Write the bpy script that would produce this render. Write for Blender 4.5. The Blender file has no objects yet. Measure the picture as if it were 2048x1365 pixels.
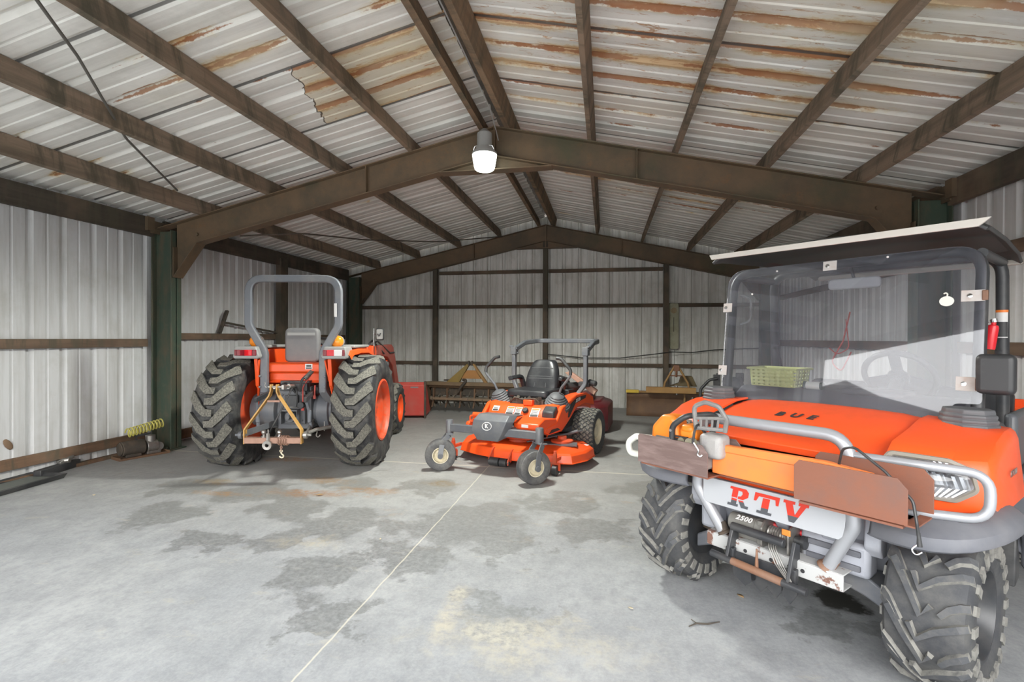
import bpy, bmesh, math, random
from mathutils import Vector, Matrix, Euler
random.seed(7)
PI = math.pi
S = bpy.context.scene
COL = S.collection

YF = -0.1      # the open front of the shed
ROOF_Y0 = -.396
# ------------------------------------------------------------------ camera
H_EYE = 1.35
YAW, PITCH, ROLL, FPX = 0.18319, -0.00592, 0.003517, 1007.8
def camera():
    cd = bpy.data.cameras.new('camera'); co = bpy.data.objects.new('camera', cd); COL.objects.link(co)
    fw = Vector((-math.sin(YAW)*math.cos(PITCH), math.cos(YAW)*math.cos(PITCH), math.sin(PITCH)))
    rt = fw.cross(Vector((0, 0, 1))).normalized(); up = rt.cross(fw)
    r2 = rt*math.cos(ROLL) + up*math.sin(ROLL); u2 = -rt*math.sin(ROLL) + up*math.cos(ROLL)
    m = Matrix((r2, u2, -fw)).transposed().to_4x4(); m.translation = (0, 0, H_EYE)
    co.matrix_world = m
    cd.sensor_width = 36; cd.lens = 36*FPX/2048; cd.clip_start = .05; cd.clip_end = 200
    S.camera = co
camera()

# ------------------------------------------------------------------ sky, sun, exposure
def world():
    w = bpy.data.worlds.new('overcast_sky'); S.world = w; w.use_nodes = True
    nt = w.node_tree; nt.nodes.clear()
    out = nt.nodes.new('ShaderNodeOutputWorld'); bg = nt.nodes.new('ShaderNodeBackground')
    tc = nt.nodes.new('ShaderNodeTexCoord'); sp = nt.nodes.new('ShaderNodeSeparateXYZ')
    rp = nt.nodes.new('ShaderNodeValToRGB')
    nt.links.new(tc.outputs['Generated'], sp.inputs[0]); nt.links.new(sp.outputs['Z'], rp.inputs[0])
    e = rp.color_ramp.elements
    e[0].position = 0.0; e[0].color = (1, .99, .97, 1)
    e[1].position = .9; e[1].color = (.80, .86, .95, 1)
    nt.links.new(rp.outputs[0], bg.inputs[0]); bg.inputs[1].default_value = SKY
    nt.links.new(bg.outputs[0], out.inputs[0])
SKY = 3.7
LAMP_W = 270
world()
def sun():
    d = bpy.data.lights.new('hazy_sun', 'SUN'); o = bpy.data.objects.new('hazy_sun', d); COL.objects.link(o)
    d.energy = 3.2; d.angle = math.radians(70); d.color = (1, .96, .9)
    o.rotation_euler = Vector((-.05, 1, -.16)).to_track_quat('-Z', 'Y').to_euler()
sun()
S.view_settings.view_transform = 'Standard'; S.view_settings.look = 'None'
S.view_settings.exposure = 0.84; S.view_settings.gamma = 1
S.view_settings.use_curve_mapping = False
S.cycles.max_bounces = 10; S.cycles.diffuse_bounces = 6; S.cycles.transparent_max_bounces = 16
S.cycles.use_denoising = True
S.cycles.sample_clamp_indirect = 8

# ------------------------------------------------------------------ mesh builder
class MB:
    def __init__(s): s.V = []; s.F = []; s.M = []; s.T = Matrix.Identity(4)
    def at(s, loc=(0, 0, 0), rot=(0, 0, 0)):
        s.T = Matrix.Translation(loc) @ Euler(rot).to_matrix().to_4x4(); return s
    def v(s, p): s.V.append(tuple(s.T @ Vector(p))); return len(s.V)-1
    def f(s, idx, m=0): s.F.append(tuple(idx)); s.M.append(m)
    def box(s, c, d, r=(0, 0, 0), m=0):
        R = Euler(r).to_matrix(); c = Vector(c); ids = []
        for z in (-1, 1):
            for x, y in ((-1, -1), (1, -1), (1, 1), (-1, 1)):
                ids.append(s.v(c + R @ Vector((x*d[0]/2, y*d[1]/2, z*d[2]/2))))
        for q in ((3, 2, 1, 0), (4, 5, 6, 7), (0, 1, 5, 4), (1, 2, 6, 5), (2, 3, 7, 6), (3, 0, 4, 7)): s.f([ids[i] for i in q], m)
        return s
    def b2(s, lo, hi, m=0):
        return s.box([(a+b)/2 for a, b in zip(lo, hi)], [abs(b-a) for a, b in zip(lo, hi)], m=m)
    def sweep(s, pts, prof, m=0, closed=False, cap=True, up=None, scale=None):
        pts = [Vector(p) for p in pts]; n = len(pts); k = len(prof)
        tg = []
        for i in range(n):
            a = pts[i-1] if (i or closed) else pts[0]; b = pts[(i+1) % n] if (i < n-1 or closed) else pts[-1]
            tg.append((b-a).normalized())
        u = Vector(up) if up else (Vector((0, 0, 1)) if abs(tg[0].z) < .9 else Vector((0, 1, 0)))
        rings = []
        for i in range(n):
            t = tg[i]
            if up: u = Vector(up)
            sd = t.cross(u)
            if sd.length < 1e-6: sd = t.cross(Vector((1, 0, 0)))
            sd.normalize(); w = sd.cross(t).normalized()
            if not up: u = w
            sc = scale[i] if scale else 1
            # mitre at bends
            mit = 1
            rings.append([s.v(pts[i] + sd*(a*sc) + w*(b*sc)) for a, b in prof])
        for i in range(n if closed else n-1):
            A = rings[i]; B = rings[(i+1) % n]
            for j in range(k): s.f((A[j], A[(j+1) % k], B[(j+1) % k], B[j]), m)
        if cap and not closed: s.f(rings[0][::-1], m); s.f(rings[-1], m)
        return s
    def tube(s, pts, r, n=12, m=0, closed=False, scale=None, up=None):
        return s.sweep(pts, [(r*math.cos(2*PI*i/n), r*math.sin(2*PI*i/n)) for i in range(n)], m, closed, True, up, scale)
    def bar(s, a, b, w, h, m=0, up=None):
        return s.sweep([a, b], [(-w/2, -h/2), (w/2, -h/2), (w/2, h/2), (-w/2, h/2)], m, up=up)
    def lathe(s, prof, n=32, axis='z', c=(0, 0, 0), m=0, mats=None, closed=False):
        rings = []; c = Vector(c)
        for r, h in prof:
            ring = []
            for i in range(n):
                a = 2*PI*i/n; p = (r*math.cos(a), r*math.sin(a))
                q = {'z': (p[0], p[1], h), 'x': (h, p[0], p[1]), 'y': (p[1], h, p[0])}[axis]
                ring.append(s.v(c+Vector(q)))
            rings.append(ring)
        K = len(prof)
        for j in range(K if closed else K-1):
            A, B = rings[j], rings[(j+1) % K]
            for i in range(n): s.f((A[i], A[(i+1) % n], B[(i+1) % n], B[i]), mats[j] if mats else m)
        if not closed:
            if prof[0][0] > 1e-4: s.f(rings[0][::-1], mats[0] if mats else m)
            if prof[-1][0] > 1e-4: s.f(rings[-1], mats[-1] if mats else m)
        return s
    def cyl(s, a, b, r, n=16, m=0): return s.tube([a, b], r, n, m)
    def prism(s, poly, d0, d1, pl='xz', m=0):
        def P(u, w, d): return {'xz': (u, d, w), 'yz': (d, u, w), 'xy': (u, w, d)}[pl]
        A = [s.v(P(u, w, d0)) for u, w in poly]; B = [s.v(P(u, w, d1)) for u, w in poly]; k = len(poly)
        s.f(A[::-1], m); s.f(B, m)
        for i in range(k): s.f((A[i], A[(i+1) % k], B[(i+1) % k], B[i]), m)
        return s
    def grid(s, rows, m=0):
        ids = [[s.v(p) for p in r] for r in rows]
        for i in range(len(ids)-1):
            for j in range(len(ids[0])-1): s.f((ids[i][j], ids[i][j+1], ids[i+1][j+1], ids[i+1][j]), m)
        return s
    def ball(s, c, r, n=16, m=0, sc=(1, 1, 1)):
        k = n//2; T = s.T; s.T = T @ Matrix.Translation(c) @ Matrix.Diagonal((*sc, 1))
        s.lathe([(max(r*math.sin(PI*i/k), 1e-5), -r*math.cos(PI*i/k)) for i in range(k+1)], n, m=m); s.T = T
        return s

def fillet(pts, r, n=6, closed=False):
    pts = [Vector(p) for p in pts]; out = []
    N = len(pts)
    for i, p in enumerate(pts):
        if not closed and i in (0, N-1): out.append(p); continue
        a = pts[i-1]-p; b = pts[(i+1) % N]-p
        la, lb = a.length, b.length; a.normalize(); b.normalize()
        ang = a.angle(b); rr = r[i] if isinstance(r, (list, tuple)) else r
        d = min(rr/max(math.tan(ang/2), 1e-3), la*.49, lb*.49)
        p0, p1 = p+a*d, p+b*d
        for k in range(n+1):
            t = k/n; out.append(p0*(1-t)**2 + p*2*t*(1-t) + p1*t*t)
    return out

def obj(name, mb, mats, parent=None, bevel=0, smooth=38, loc=None, rot=None, segs=2, subd=0, solid=0):
    me = bpy.data.meshes.new(name); me.from_pydata(mb.V, [], mb.F)
    me.polygons.foreach_set('material_index', mb.M)
    bm = bmesh.new(); bm.from_mesh(me); bmesh.ops.remove_doubles(bm, verts=bm.verts, dist=1e-5)
    bmesh.ops.recalc_face_normals(bm, faces=bm.faces)
    bm.to_mesh(me); bm.free()
    if not isinstance(mats, (list, tuple)): mats = [mats]
    for m in mats: me.materials.append(m)
    me.shade_smooth()
    if smooth < 180: me.set_sharp_from_angle(angle=math.radians(smooth))
    o = bpy.data.objects.new(name, me); COL.objects.link(o)
    if parent: o.parent = parent
    if loc: o.location = loc
    if rot: o.rotation_euler = rot
    if solid:
        md = o.modifiers.new('solid', 'SOLIDIFY'); md.thickness = solid; md.offset = 0
    if subd:
        md = o.modifiers.new('sub', 'SUBSURF'); md.levels = md.render_levels = subd
    if bevel:
        md = o.modifiers.new('bevel', 'BEVEL'); md.width = bevel; md.segments = segs; md.limit_method = 'ANGLE'
        md.angle_limit = math.radians(35); md.harden_normals = False
    return o
def tag(o, label, cat, group=None, kind=None):
    o['label'] = label; o['category'] = cat
    if group: o['group'] = group
    if kind: o['kind'] = kind
    return o
def thing(name, label, cat, loc=(0, 0, 0), rotz=0, group=None):
    o = bpy.data.objects.new(name, None); COL.objects.link(o); o.location = loc; o.rotation_euler = (0, 0, rotz)
    o.empty_display_size = .2
    return tag(o, label, cat, group)
def struct(name, mb, mats, label=None, cat=None, **k):
    o = obj(name, mb, mats, **k); o['kind'] = 'structure'
    if label: o['label'] = label
    if cat: o['category'] = cat
    return o
def text(name, body, size, mat, parent, mtx, shear=0, offset=0, extrude=.001, spacing=1.0):
    cu = bpy.data.curves.new(name, 'FONT'); cu.body = body; cu.size = size; cu.align_x = 'CENTER'; cu.align_y = 'CENTER'
    cu.shear = shear; cu.offset = offset; cu.extrude = extrude; cu.space_character = spacing; cu.resolution_u = 4
    t = bpy.data.objects.new('t', cu); COL.objects.link(t)
    dg = bpy.context.evaluated_depsgraph_get(); me = bpy.data.meshes.new_from_object(t.evaluated_get(dg))
    bpy.data.objects.remove(t); bpy.data.curves.remove(cu)
    me.name = name; me.materials.clear(); me.materials.append(mat); me.transform(mtx)
    o = bpy.data.objects.new(name, me); COL.objects.link(o); o.parent = parent
    return o
def basis(o, x, y):   # matrix whose local x,y axes lie along x,y at o
    x = Vector(x).normalized(); y = Vector(y); z = x.cross(y).normalized(); y = z.cross(x)
    m = Matrix((x, y, z)).transposed().to_4x4(); m.translation = o; return m
def dup(root, loc=None, rotz=None):
    r = root.copy(); COL.objects.link(r)
    if loc: r.location = loc
    if rotz is not None: r.rotation_euler.z = rotz
    for ch in root.children:
        c = ch.copy(); COL.objects.link(c); c.parent = r
        for g in ch.children:
            d = g.copy(); COL.objects.link(d); d.parent = c
    return r

# ------------------------------------------------------------------ materials
class NT:
    def __init__(s, name):
        s.mat = bpy.data.materials.new(name); s.mat.use_nodes = True; s.t = s.mat.node_tree
        s.t.nodes.clear(); s.out = s.t.nodes.new('ShaderNodeOutputMaterial'); s.co = None
    def n(s, kind, **k):
        o = s.t.nodes.new('ShaderNode'+kind)
        for a, b in k.items(): setattr(o, a, b)
        return o
    def put(s, sock, val):
        if isinstance(val, bpy.types.NodeSocket): s.t.links.new(val, sock)
        elif val is not None:
            if isinstance(val, (tuple, list)) and len(val) == 3 and sock.type == 'RGBA': val = (*val, 1)
            sock.default_value = val
    def coord(s, scale=(1, 1, 1), rot=(0, 0, 0), src='Object'):
        tc = s.n('TexCoord'); mp = s.n('Mapping'); s.t.links.new(tc.outputs[src], mp.inputs[0])
        mp.inputs['Scale'].default_value = scale; mp.inputs['Rotation'].default_value = rot; return mp.outputs[0]
    def xyz(s, v=None):
        sp = s.n('SeparateXYZ'); s.put(sp.inputs[0], v or s.coord()); return sp.outputs
    def noise(s, scale=5, det=4, rough=.6, v=None, dist=0):
        o = s.n('TexNoise'); s.put(o.inputs['Vector'], v or s.coord()); o.inputs['Scale'].default_value = scale
        o.inputs['Detail'].default_value = det; o.inputs['Roughness'].default_value = rough; o.inputs['Distortion'].default_value = dist
        return o.outputs[0]
    def math(s, op, a, b=0, c=None, clamp=False):
        o = s.n('Math', operation=op); o.use_clamp = clamp; s.put(o.inputs[0], a); s.put(o.inputs[1], b)
        if c is not None: s.put(o.inputs[2], c)
        return o.outputs[0]
    def ramp(s, f, a, b, lo=0, hi=1):
        o = s.n('MapRange'); s.put(o.inputs[0], f); o.inputs[1].default_value = a; o.inputs[2].default_value = b
        o.inputs[3].default_value = lo; o.inputs[4].default_value = hi; return o.outputs[0]
    def mix(s, f, a, b, mode='MIX'):
        o = s.n('Mix', data_type='RGBA', blend_type=mode); s.put(o.inputs[0], f); s.put(o.inputs[6], a); s.put(o.inputs[7], b); return o.outputs[2]
    def bump(s, h, st=.3, d=.01):
        o = s.n('Bump'); s.put(o.inputs['Height'], h); o.inputs['Strength'].default_value = st; o.inputs['Distance'].default_value = d; return o.outputs[0]
    def bsdf(s, color, rough=.5, metal=0, normal=None, emit=None, est=0, spec=.5, alpha=None):
        o = s.n('BsdfPrincipled'); s.put(o.inputs['Base Color'], color); s.put(o.inputs['Roughness'], rough); s.put(o.inputs['Metallic'], metal)
        o.inputs['Specular IOR Level'].default_value = spec
        if normal: s.put(o.inputs['Normal'], normal)
        if emit: s.put(o.inputs['Emission Color'], emit); o.inputs['Emission Strength'].default_value = est
        s.t.links.new(o.outputs[0], s.out.inputs[0]); return s.mat
def pmat(name, col, rough=.5, metal=0, dirt=None, amt=.5, sc=6, lo=.45, hi=.7, bump=0, spec=.5, src='Object', stretch=(1, 1, 1)):
    t = NT(name); v = t.coord(stretch, src=src); c = col
    f = t.noise(sc, 6, .65, v)
    if dirt: c = t.mix(t.math('MULTIPLY', t.ramp(f, lo, hi), amt), col, dirt)
    else: c = t.mix(t.ramp(f, .3, .7, 0, .16), col, tuple(x*.7 for x in col))
    nb = t.bump(t.noise(sc*6, 3, .6, v), bump) if bump else None
    return t.bsdf(c, t.math('ADD', rough-.08, t.math('MULTIPLY', f, .16)), metal, nb, spec=spec)

def mat_concrete():
    t = NT('concrete'); v = t.coord(); x = t.xyz(v)
    big = t.noise(.9, 5, .6, v); mid = t.noise(4, 6, .65, v); fine = t.noise(60, 4, .7, v)
    c = t.mix(t.ramp(big, .38, .62), (.255, .268, .285), (.345, .355, .36))
    c = t.mix(t.ramp(mid, .40, .66, 0, .7), c, (.195, .205, .218))
    c = t.mix(t.ramp(fine, .3, .75, 0, .4), c, (.46, .46, .445))
    c = t.mix(t.ramp(t.noise(17, 5, .75, t.coord((1, .7, 1))), .46, .68, 0, .45), c, (.185, .195, .207))
    # damp patches, each with a centre, size
    dv = t.noise(3.2, 5, .65, v); dist = None
    wob = t.ramp(dv, .25, .75, -.3, .3)
    blobs = [(-1.55, 2.65, .30), (-1.15, 2.9, .28), (-.95, 3.55, .5), (-1.85, 3.35, .42), (-2.4, 3.6, .32), (-2.05, 3.0, .25), (-3.3, 3.3, .35), (-3.0, 3.9, .4),
             (-.35, 4.1, .38), (-1.6, 4.35, .3), (-.6, 3.2, .28), (-.1, 3.6, .3), (-2.3, 4.4, .3), (1.05, 2.55, .16), (-3.7, 3.9, .3), (.4, 4.6, .4), (-2.9, 4.6, .35), (-1.3, 2.15, .2), (-.5, 2.4, .22), (-2.6, 2.9, .2)]
    acc = None
    for bx, by, br in blobs:
        dx = t.math('SUBTRACT', x[0], bx); dy = t.math('SUBTRACT', x[1], by)
        d = t.math('SQRT', t.math('ADD', t.math('MULTIPLY', dx, dx), t.math('MULTIPLY', dy, dy)))
        d = t.math('ADD', d, wob)
        m = t.ramp(d, br*.92, br*.70)
        acc = m if acc is None else t.math('MAXIMUM', acc, m)
    speck = t.ramp(t.noise(28, 4, .7, v), .35, .62, .45, 1)
    c = t.mix(t.math('MULTIPLY', t.math('MULTIPLY', acc, speck), .72), c, (.125, .13, .128))
    # wet spot under the winch
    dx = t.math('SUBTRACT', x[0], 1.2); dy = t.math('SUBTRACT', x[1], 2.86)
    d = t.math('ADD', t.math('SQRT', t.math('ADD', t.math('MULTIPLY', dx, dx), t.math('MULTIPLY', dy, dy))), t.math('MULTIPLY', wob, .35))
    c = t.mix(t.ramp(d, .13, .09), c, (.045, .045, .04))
    # tan dust and rust
    ru = t.ramp(t.noise(2.3, 6, .72, t.coord((1, 1.6, 1))), .60, .72, 0, .5)
    c = t.mix(t.math('MULTIPLY', ru, t.ramp(x[1], 2.4, 4.2)), c, (.36, .24, .13))
    du = t.ramp(t.noise(5, 6, .75, t.coord((.6, 1.3, 1))), .60, .74, 0, .55)
    c = t.mix(du, c, (.43, .395, .32))
    c = t.mix(t.ramp(x[1], 2.8, 4.6, 0, .42), c, (.29, .272, .235))
    for bx, by, rx, ry, cc in ((-2.4, 3.97, .38, .10, (.30, .15, .06)), (-3.45, 5.0, .3, .1, (.34, .17, .06)), (-3.25, 3.8, .28, .06, (.33, .19, .08)), (-2.0, 4.12, .3, .09, (.30, .18, .09)), (-1.5, 4.45, .18, .08, (.20, .14, .07)), (-2.55, 4.35, .3, .1, (.30, .19, .10)), (-3.55, 4.1, .25, .08, (.34, .25, .14)), (-1.88, 3.0, .22, .12, (.40, .36, .28)), (-.75, 2.3, .06, .3, (.47, .43, .345)), (-.35, 2.2, .5, .2, (.43, .40, .325))):
        px_ = t.math('DIVIDE', t.math('SUBTRACT', x[0], bx), rx); py_ = t.math('DIVIDE', t.math('SUBTRACT', x[1], by), ry)
        dd = t.math('ADD', t.math('SQRT', t.math('ADD', t.math('MULTIPLY', px_, px_), t.math('MULTIPLY', py_, py_))), t.math('MULTIPLY', wob, 3.2))
        c = t.mix(t.math('MULTIPLY', t.ramp(dd, 1.2, .35, 0, .75), t.ramp(t.noise(22, 5, .75, v), .38, .6, .15, 1)), c, cc)
    # darker towards the back
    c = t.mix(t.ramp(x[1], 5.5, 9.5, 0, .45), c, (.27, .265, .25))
    # saw-cut joints
    j1 = t.math('ABSOLUTE', t.math('SUBTRACT', x[0], t.math('ADD', -1.2, t.ramp(t.noise(6, 3, .5, v), 0, 1, -.008, .008))))
    j2 = t.math('ABSOLUTE', t.math('SUBTRACT', x[1], t.math('ADD', 5.14, t.ramp(t.noise(5, 3, .5, v), 0, 1, -.01, .01))))
    j = t.math('MAXIMUM', t.ramp(j1, .0065, .002), t.ramp(j2, .016, .006))
    c = t.mix(t.math('MULTIPLY', j, .62), c, (.62, .58, .47))
    h = t.math('ADD', t.math('MULTIPLY', fine, .5), t.math('MULTIPLY', mid, .6))
    return t.bsdf(c, t.ramp(acc, 0, 1, .72, .5), 0, t.bump(h, .25, .006), spec=.35)

def mat_sheet(name, up, rust=0, dirt=.5, base=(.60, .605, .60)):
    # up: 'z' for wall sheets, 'x' for roof sheets (ribs run along that axis)
    t = NT(name); v = t.coord(); x = t.xyz(v)
    st = {'z': (9, 9, .7), 'x': (.7, 9, 1)}[up]
    vs = t.coord(st)
    streak = t.noise(1, 6, .65, vs); blot = t.noise(1.7, 6, .7, v)
    c = t.mix(t.math('MULTIPLY', t.ramp(streak, .42, .72), dirt), base, (.33, .315, .28))
    c = t.mix(t.math('MULTIPLY', t.ramp(blot, .5, .75), dirt*.9), c, (.36, .35, .30))
    if rust:
        u0 = ROOF_Y0+.031
        area = rust_area(t, x)
        d = t.math('MULTIPLY', t.math('ABSOLUTE', t.math('SUBTRACT', t.math('FRACT', t.math('ADD', t.math('DIVIDE', t.math('SUBTRACT', x[1], u0), .305), .5)), .5)), .305)
        wn = t.noise(1, 6, .6, t.coord((1.1, 2.6, 1))); jit = t.noise(16, 5, .75, t.coord((.7, 1.3, 1)))
        w = t.math('ADD', t.ramp(t.math('ADD', wn, t.math('MULTIPLY', area, .30)), .56, .86, -.012, .085), t.ramp(jit, .2, .8, -.03, .03))
        rel = t.math('SUBTRACT', d, w)
        pm, pe = sheet_patch(t, x)
        c = t.mix(t.math('MULTIPLY', pm, .45), c, (.62, .53, .33))
        c = t.mix(t.ramp(rel, .02, -.02, 0, .6), c, (.64, .55, .34))
        c = t.mix(t.ramp(rel, -.004, -.03, 0, .75), c, (.50, .27, .09))
        edge = t.math('ABSOLUTE', t.math('SUBTRACT', d, .028))
        ew = t.math('ADD', t.ramp(t.math('ADD', t.noise(1, 6, .65, t.coord((1.5, 3.1, 1))), t.math('MULTIPLY', area, .30)), .60, .82, -.006, .014), t.ramp(jit, .3, .7, -.006, .006))
        c = t.mix(t.ramp(t.math('SUBTRACT', edge, ew), .003, -.002, 0, .9), c, (.27, .09, .022))
        c = t.mix(pe, c, (.09, .075, .06))
        # speckled stains between the ribs
        sp = t.noise(5.5, 10, .78, t.coord((.55, 2.6, 1)), 1.2)
        c = t.mix(t.ramp(t.math('ADD', sp, t.math('MULTIPLY', area, .15)), .71, .755, 0, .85), c, (.40, .20, .07))
        hz_ = t.noise(1, 4, .6, t.coord((.9, 2.2, 1)))
        c = t.mix(t.math('MULTIPLY', t.ramp(hz_, .42, .66, 0, .5), area), c, (.62, .54, .36))
    if up == 'x':
        lap = t.math('ABSOLUTE', t.math('SUBTRACT', t.math('FRACT', t.math('DIVIDE', t.math('SUBTRACT', x[1], -.954-.4575), .915)), .5))
        c = t.mix(t.ramp(lap, .009, .006, 0, .85), c, (.05, .045, .04))
    nb = t.bump(t.noise(14, 3, .5, v), .08)
    return t.bsdf(c, .48, .0, nb, spec=.5)
def rust_area(t, x):
    def blob(cx, cy, rx, ry):
        a = t.math('DIVIDE', t.math('SUBTRACT', x[0], cx), rx); b = t.math('DIVIDE', t.math('SUBTRACT', x[1], cy), ry)
        return t.ramp(t.math('ADD', t.math('MULTIPLY', a, a), t.math('MULTIPLY', b, b)), 1.3, .15)
    a = blob(.5, 3.3, 2.6, 1.9)
    for q in ((1.9, 3.2, 1.0, 1.0), (-2.9, 3.3, .9, .45), (-4.9, 3.7, .35, 1.4), (1.0, 6.8, 1.6, 1.2)): a = t.math('MAXIMUM', a, t.math('MULTIPLY', blob(*q), .7))
    return t.math('MAXIMUM', a, sheet_patch(t, x)[0])
def sheet_patch(t, x):      # one badly rusted sheet left of the ridge, with its ragged lower end
    ex = t.math('ADD', t.math('SUBTRACT', x[0], -2.47), t.math('ADD', t.math('MULTIPLY', t.math('SUBTRACT', x[1], 3.6), .2), t.ramp(t.noise(7, 2, .5), .3, .7, -.03, .03)))
    y = t.math('MULTIPLY', t.math('GREATER_THAN', x[1], 3.62), t.math('LESS_THAN', x[1], 4.535))
    m = t.math('MULTIPLY', y, t.math('MULTIPLY', t.math('GREATER_THAN', ex, 0), t.ramp(x[0], -1.2, -1.45)))
    return m, t.math('MULTIPLY', y, t.math('LESS_THAN', t.math('ABSOLUTE', ex), .006))
def mat_wood(name, a=(.275, .205, .15), b=(.145, .112, .082), axis='y', red=0):
    t = NT(name)
    sc = {'y': (14, 1.1, 14), 'x': (1.1, 14, 14), 'z': (14, 14, 1.1)}[axis]
    sb = {'y': (2, 5.5, 1.0), 'x': (5.5, 2, 1), 'z': (4, 4, 2)}[axis]
    g = t.noise(1, 6, .65, t.coord(sc)); s2 = t.noise(1, 5, .7, t.coord(sb), .6)
    c = t.mix(t.ramp(g, .35, .68), a, b)
    c = t.mix(t.ramp(s2, .48, .62, 0, .8), c, (.085, .078, .056))
    c = t.mix(t.ramp(t.noise(1.3, 4), .5, .72, 0, .5), c, (.29, .20, .135))
    if red: c = t.mix(red, c, (.22, .095, .05))
    return t.bsdf(c, .8, 0, t.bump(g, .35, .006), spec=.25)
def mat_steel_frame():
    t = NT('old_steel_primer')
    c = t.mix(t.ramp(t.noise(2.2, 6, .7), .4, .66), (.15, .10, .060), (.09, .07, .047))
    c = t.mix(t.ramp(t.noise(7, 6, .75), .56, .7, 0, .6), c, (.19, .10, .045))
    c = t.mix(t.ramp(t.noise(.9, 4), .54, .66, 0, .6), c, (.06, .07, .04))
    return t.bsdf(c, .62, 0, t.bump(t.noise(40, 3), .12), spec=.35)
def mat_green():
    t = NT('old_green_paint')
    c = t.mix(t.ramp(t.noise(2.6, 6, .7, t.coord((3, 3, .8))), .42, .66), (.055, .080, .058), (.11, .092, .062))
    c = t.mix(t.ramp(t.noise(11, 6, .75), .56, .74, 0, .6), c, (.13, .12, .085))
    return t.bsdf(c, .6, 0, spec=.35)
def mat_tire(name, dust=(.30, .285, .245), amt=.75, body=(.028, .029, .032)):
    t = NT(name); f = t.noise(9, 6, .7); c = t.mix(t.ramp(f, .42, .75, 0, amt), body, dust)
    return t.bsdf(c, .62, 0, t.bump(t.noise(60, 3), .12), spec=.4)
def mat_lug():
    t = NT('dusty_tread'); f = t.noise(70, 4, .75)
    c = t.mix(t.ramp(f, .3, .62), (.25, .24, .205), (.085, .082, .072))
    return t.bsdf(c, .85, 0, t.bump(f, .2), spec=.2)

ORANGE = pmat('orange_paint', (.86, .092, .014), .36, dirt=(.5, .11, .04), amt=.35, sc=5, lo=.5, hi=.8)
ORANGE_DUSTY = pmat('dusty_orange_paint', (.66, .075, .02), .5, dirt=(.42, .2, .13), amt=.6, sc=7)
RED_FADED = pmat('faded_red_paint', (.36, .065, .045), .55, dirt=(.33, .17, .14), amt=.7, sc=6)
RED_PINK = pmat('sun_bleached_red_paint', (.52, .06, .045), .5, dirt=(.45, .14, .11), amt=.6, sc=3)
MAROON = pmat('maroon_paint', (.13, .012, .018), .4, dirt=(.17, .07, .06), amt=.5, sc=6)
GRAY_METAL = pmat('charcoal_gray_paint', (.105, .112, .125), .42, dirt=(.2, .19, .17), amt=.4, sc=7)
GRAY_MID = pmat('mid_gray_paint', (.135, .145, .165), .45, dirt=(.28, .26, .23), amt=.4, sc=6)
GRAY_BLUE = pmat('blue_gray_plastic', (.36, .375, .42), .55, dirt=(.24, .24, .25), amt=.6, sc=4)
GRAY_PLASTIC = pmat('weathered_gray_plastic', (.115, .12, .138), .6, dirt=(.175, .175, .185), amt=.6, sc=5)
GRAY_LAMP = pmat('gray_plastic', (.30, .30, .29), .5)
GRAY_SEAT = pmat('gray_vinyl', (.16, .16, .165), .6, dirt=(.22, .21, .2), amt=.5, sc=9)
BLACK_VINYL = pmat('black_vinyl', (.022, .023, .026), .34, dirt=(.07, .07, .07), amt=.4, sc=7)
BLACK_PLASTIC = pmat('black_plastic', (.028, .029, .031), .45, dirt=(.09, .088, .085), amt=.6, sc=8)
BLACK_METAL = pmat('black_steel', (.032, .034, .038), .4, dirt=(.09, .085, .08), amt=.5, sc=8)
RUBBER_BOOT = pmat('gray_rubber', (.085, .088, .095), .55, dirt=(.16, .155, .15), amt=.5, sc=9)
WHITE_PAINT = pmat('chipped_white_paint', (.44, .445, .44), .45, dirt=(.16, .07, .045), amt=.95, sc=9, lo=.57, hi=.60)
SILVER_PAINT = pmat('silver_paint', (.36, .37, .395), .34, metal=.3, dirt=(.22, .16, .12), amt=.9, sc=9, lo=.68, hi=.72)
WHITE_PLATE = pmat('white_plate_paint', (.41, .425, .45), .45, dirt=(.42, .43, .44), amt=.4, sc=5)
WHITE_PLASTIC = pmat('white_plastic', (.74, .75, .68), .45)
RUST_PLATE = pmat('rusted_sheet_steel', (.215, .082, .048), .6, dirt=(.15, .09, .075), amt=.8, sc=4, bump=.1)
RUST_GRAY = pmat('scratched_rusty_plate', (.15, .10, .09), .55, dirt=(.27, .195, .18), amt=.8, sc=9, stretch=(.5, 1, 3), bump=.1)
RUST_PIPE = pmat('rusty_pipe', (.20, .10, .058), .65, dirt=(.22, .15, .115), amt=.6, sc=9)
RUST_PINK = pmat('rusty_square_tube', (.36, .21, .155), .65, dirt=(.25, .15, .10), amt=.7, sc=9)
YELLOW_STEEL = pmat('ochre_painted_steel', (.48, .27, .07), .5, dirt=(.30, .15, .06), amt=.6, sc=8)
OCHRE_RUST = pmat('rusty_ochre_steel', (.29, .165, .055), .62, dirt=(.17, .085, .04), amt=.7, sc=6)
BROWN_RUST = pmat('brown_rusted_steel', (.125, .07, .04), .7, dirt=(.20, .115, .06), amt=.7, sc=5)
DARK_RUST = pmat('dark_rusty_iron', (.055, .045, .035), .75, dirt=(.14, .10, .07), amt=.7, sc=8)
YELLOW = pmat('yellow_paint', (.62, .42, .03), .5, dirt=(.45, .30, .05), amt=.5, sc=8)
CHROME = pmat('bright_metal', (.75, .75, .75), .18, metal=1)
DULL_METAL = pmat('dull_metal', (.36, .35, .33), .4, metal=.8, dirt=(.2, .15, .11), amt=.5, sc=14)
CREAM = pmat('cream_rim_paint', (.66, .60, .44), .45, dirt=(.42, .37, .28), amt=.6, sc=9)
TIRE = mat_tire('dusty_black_rubber', amt=.35)
TIRE_GRAY = mat_tire('gray_dusty_rubber', (.19, .185, .17), .9, (.075, .075, .078))
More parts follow.
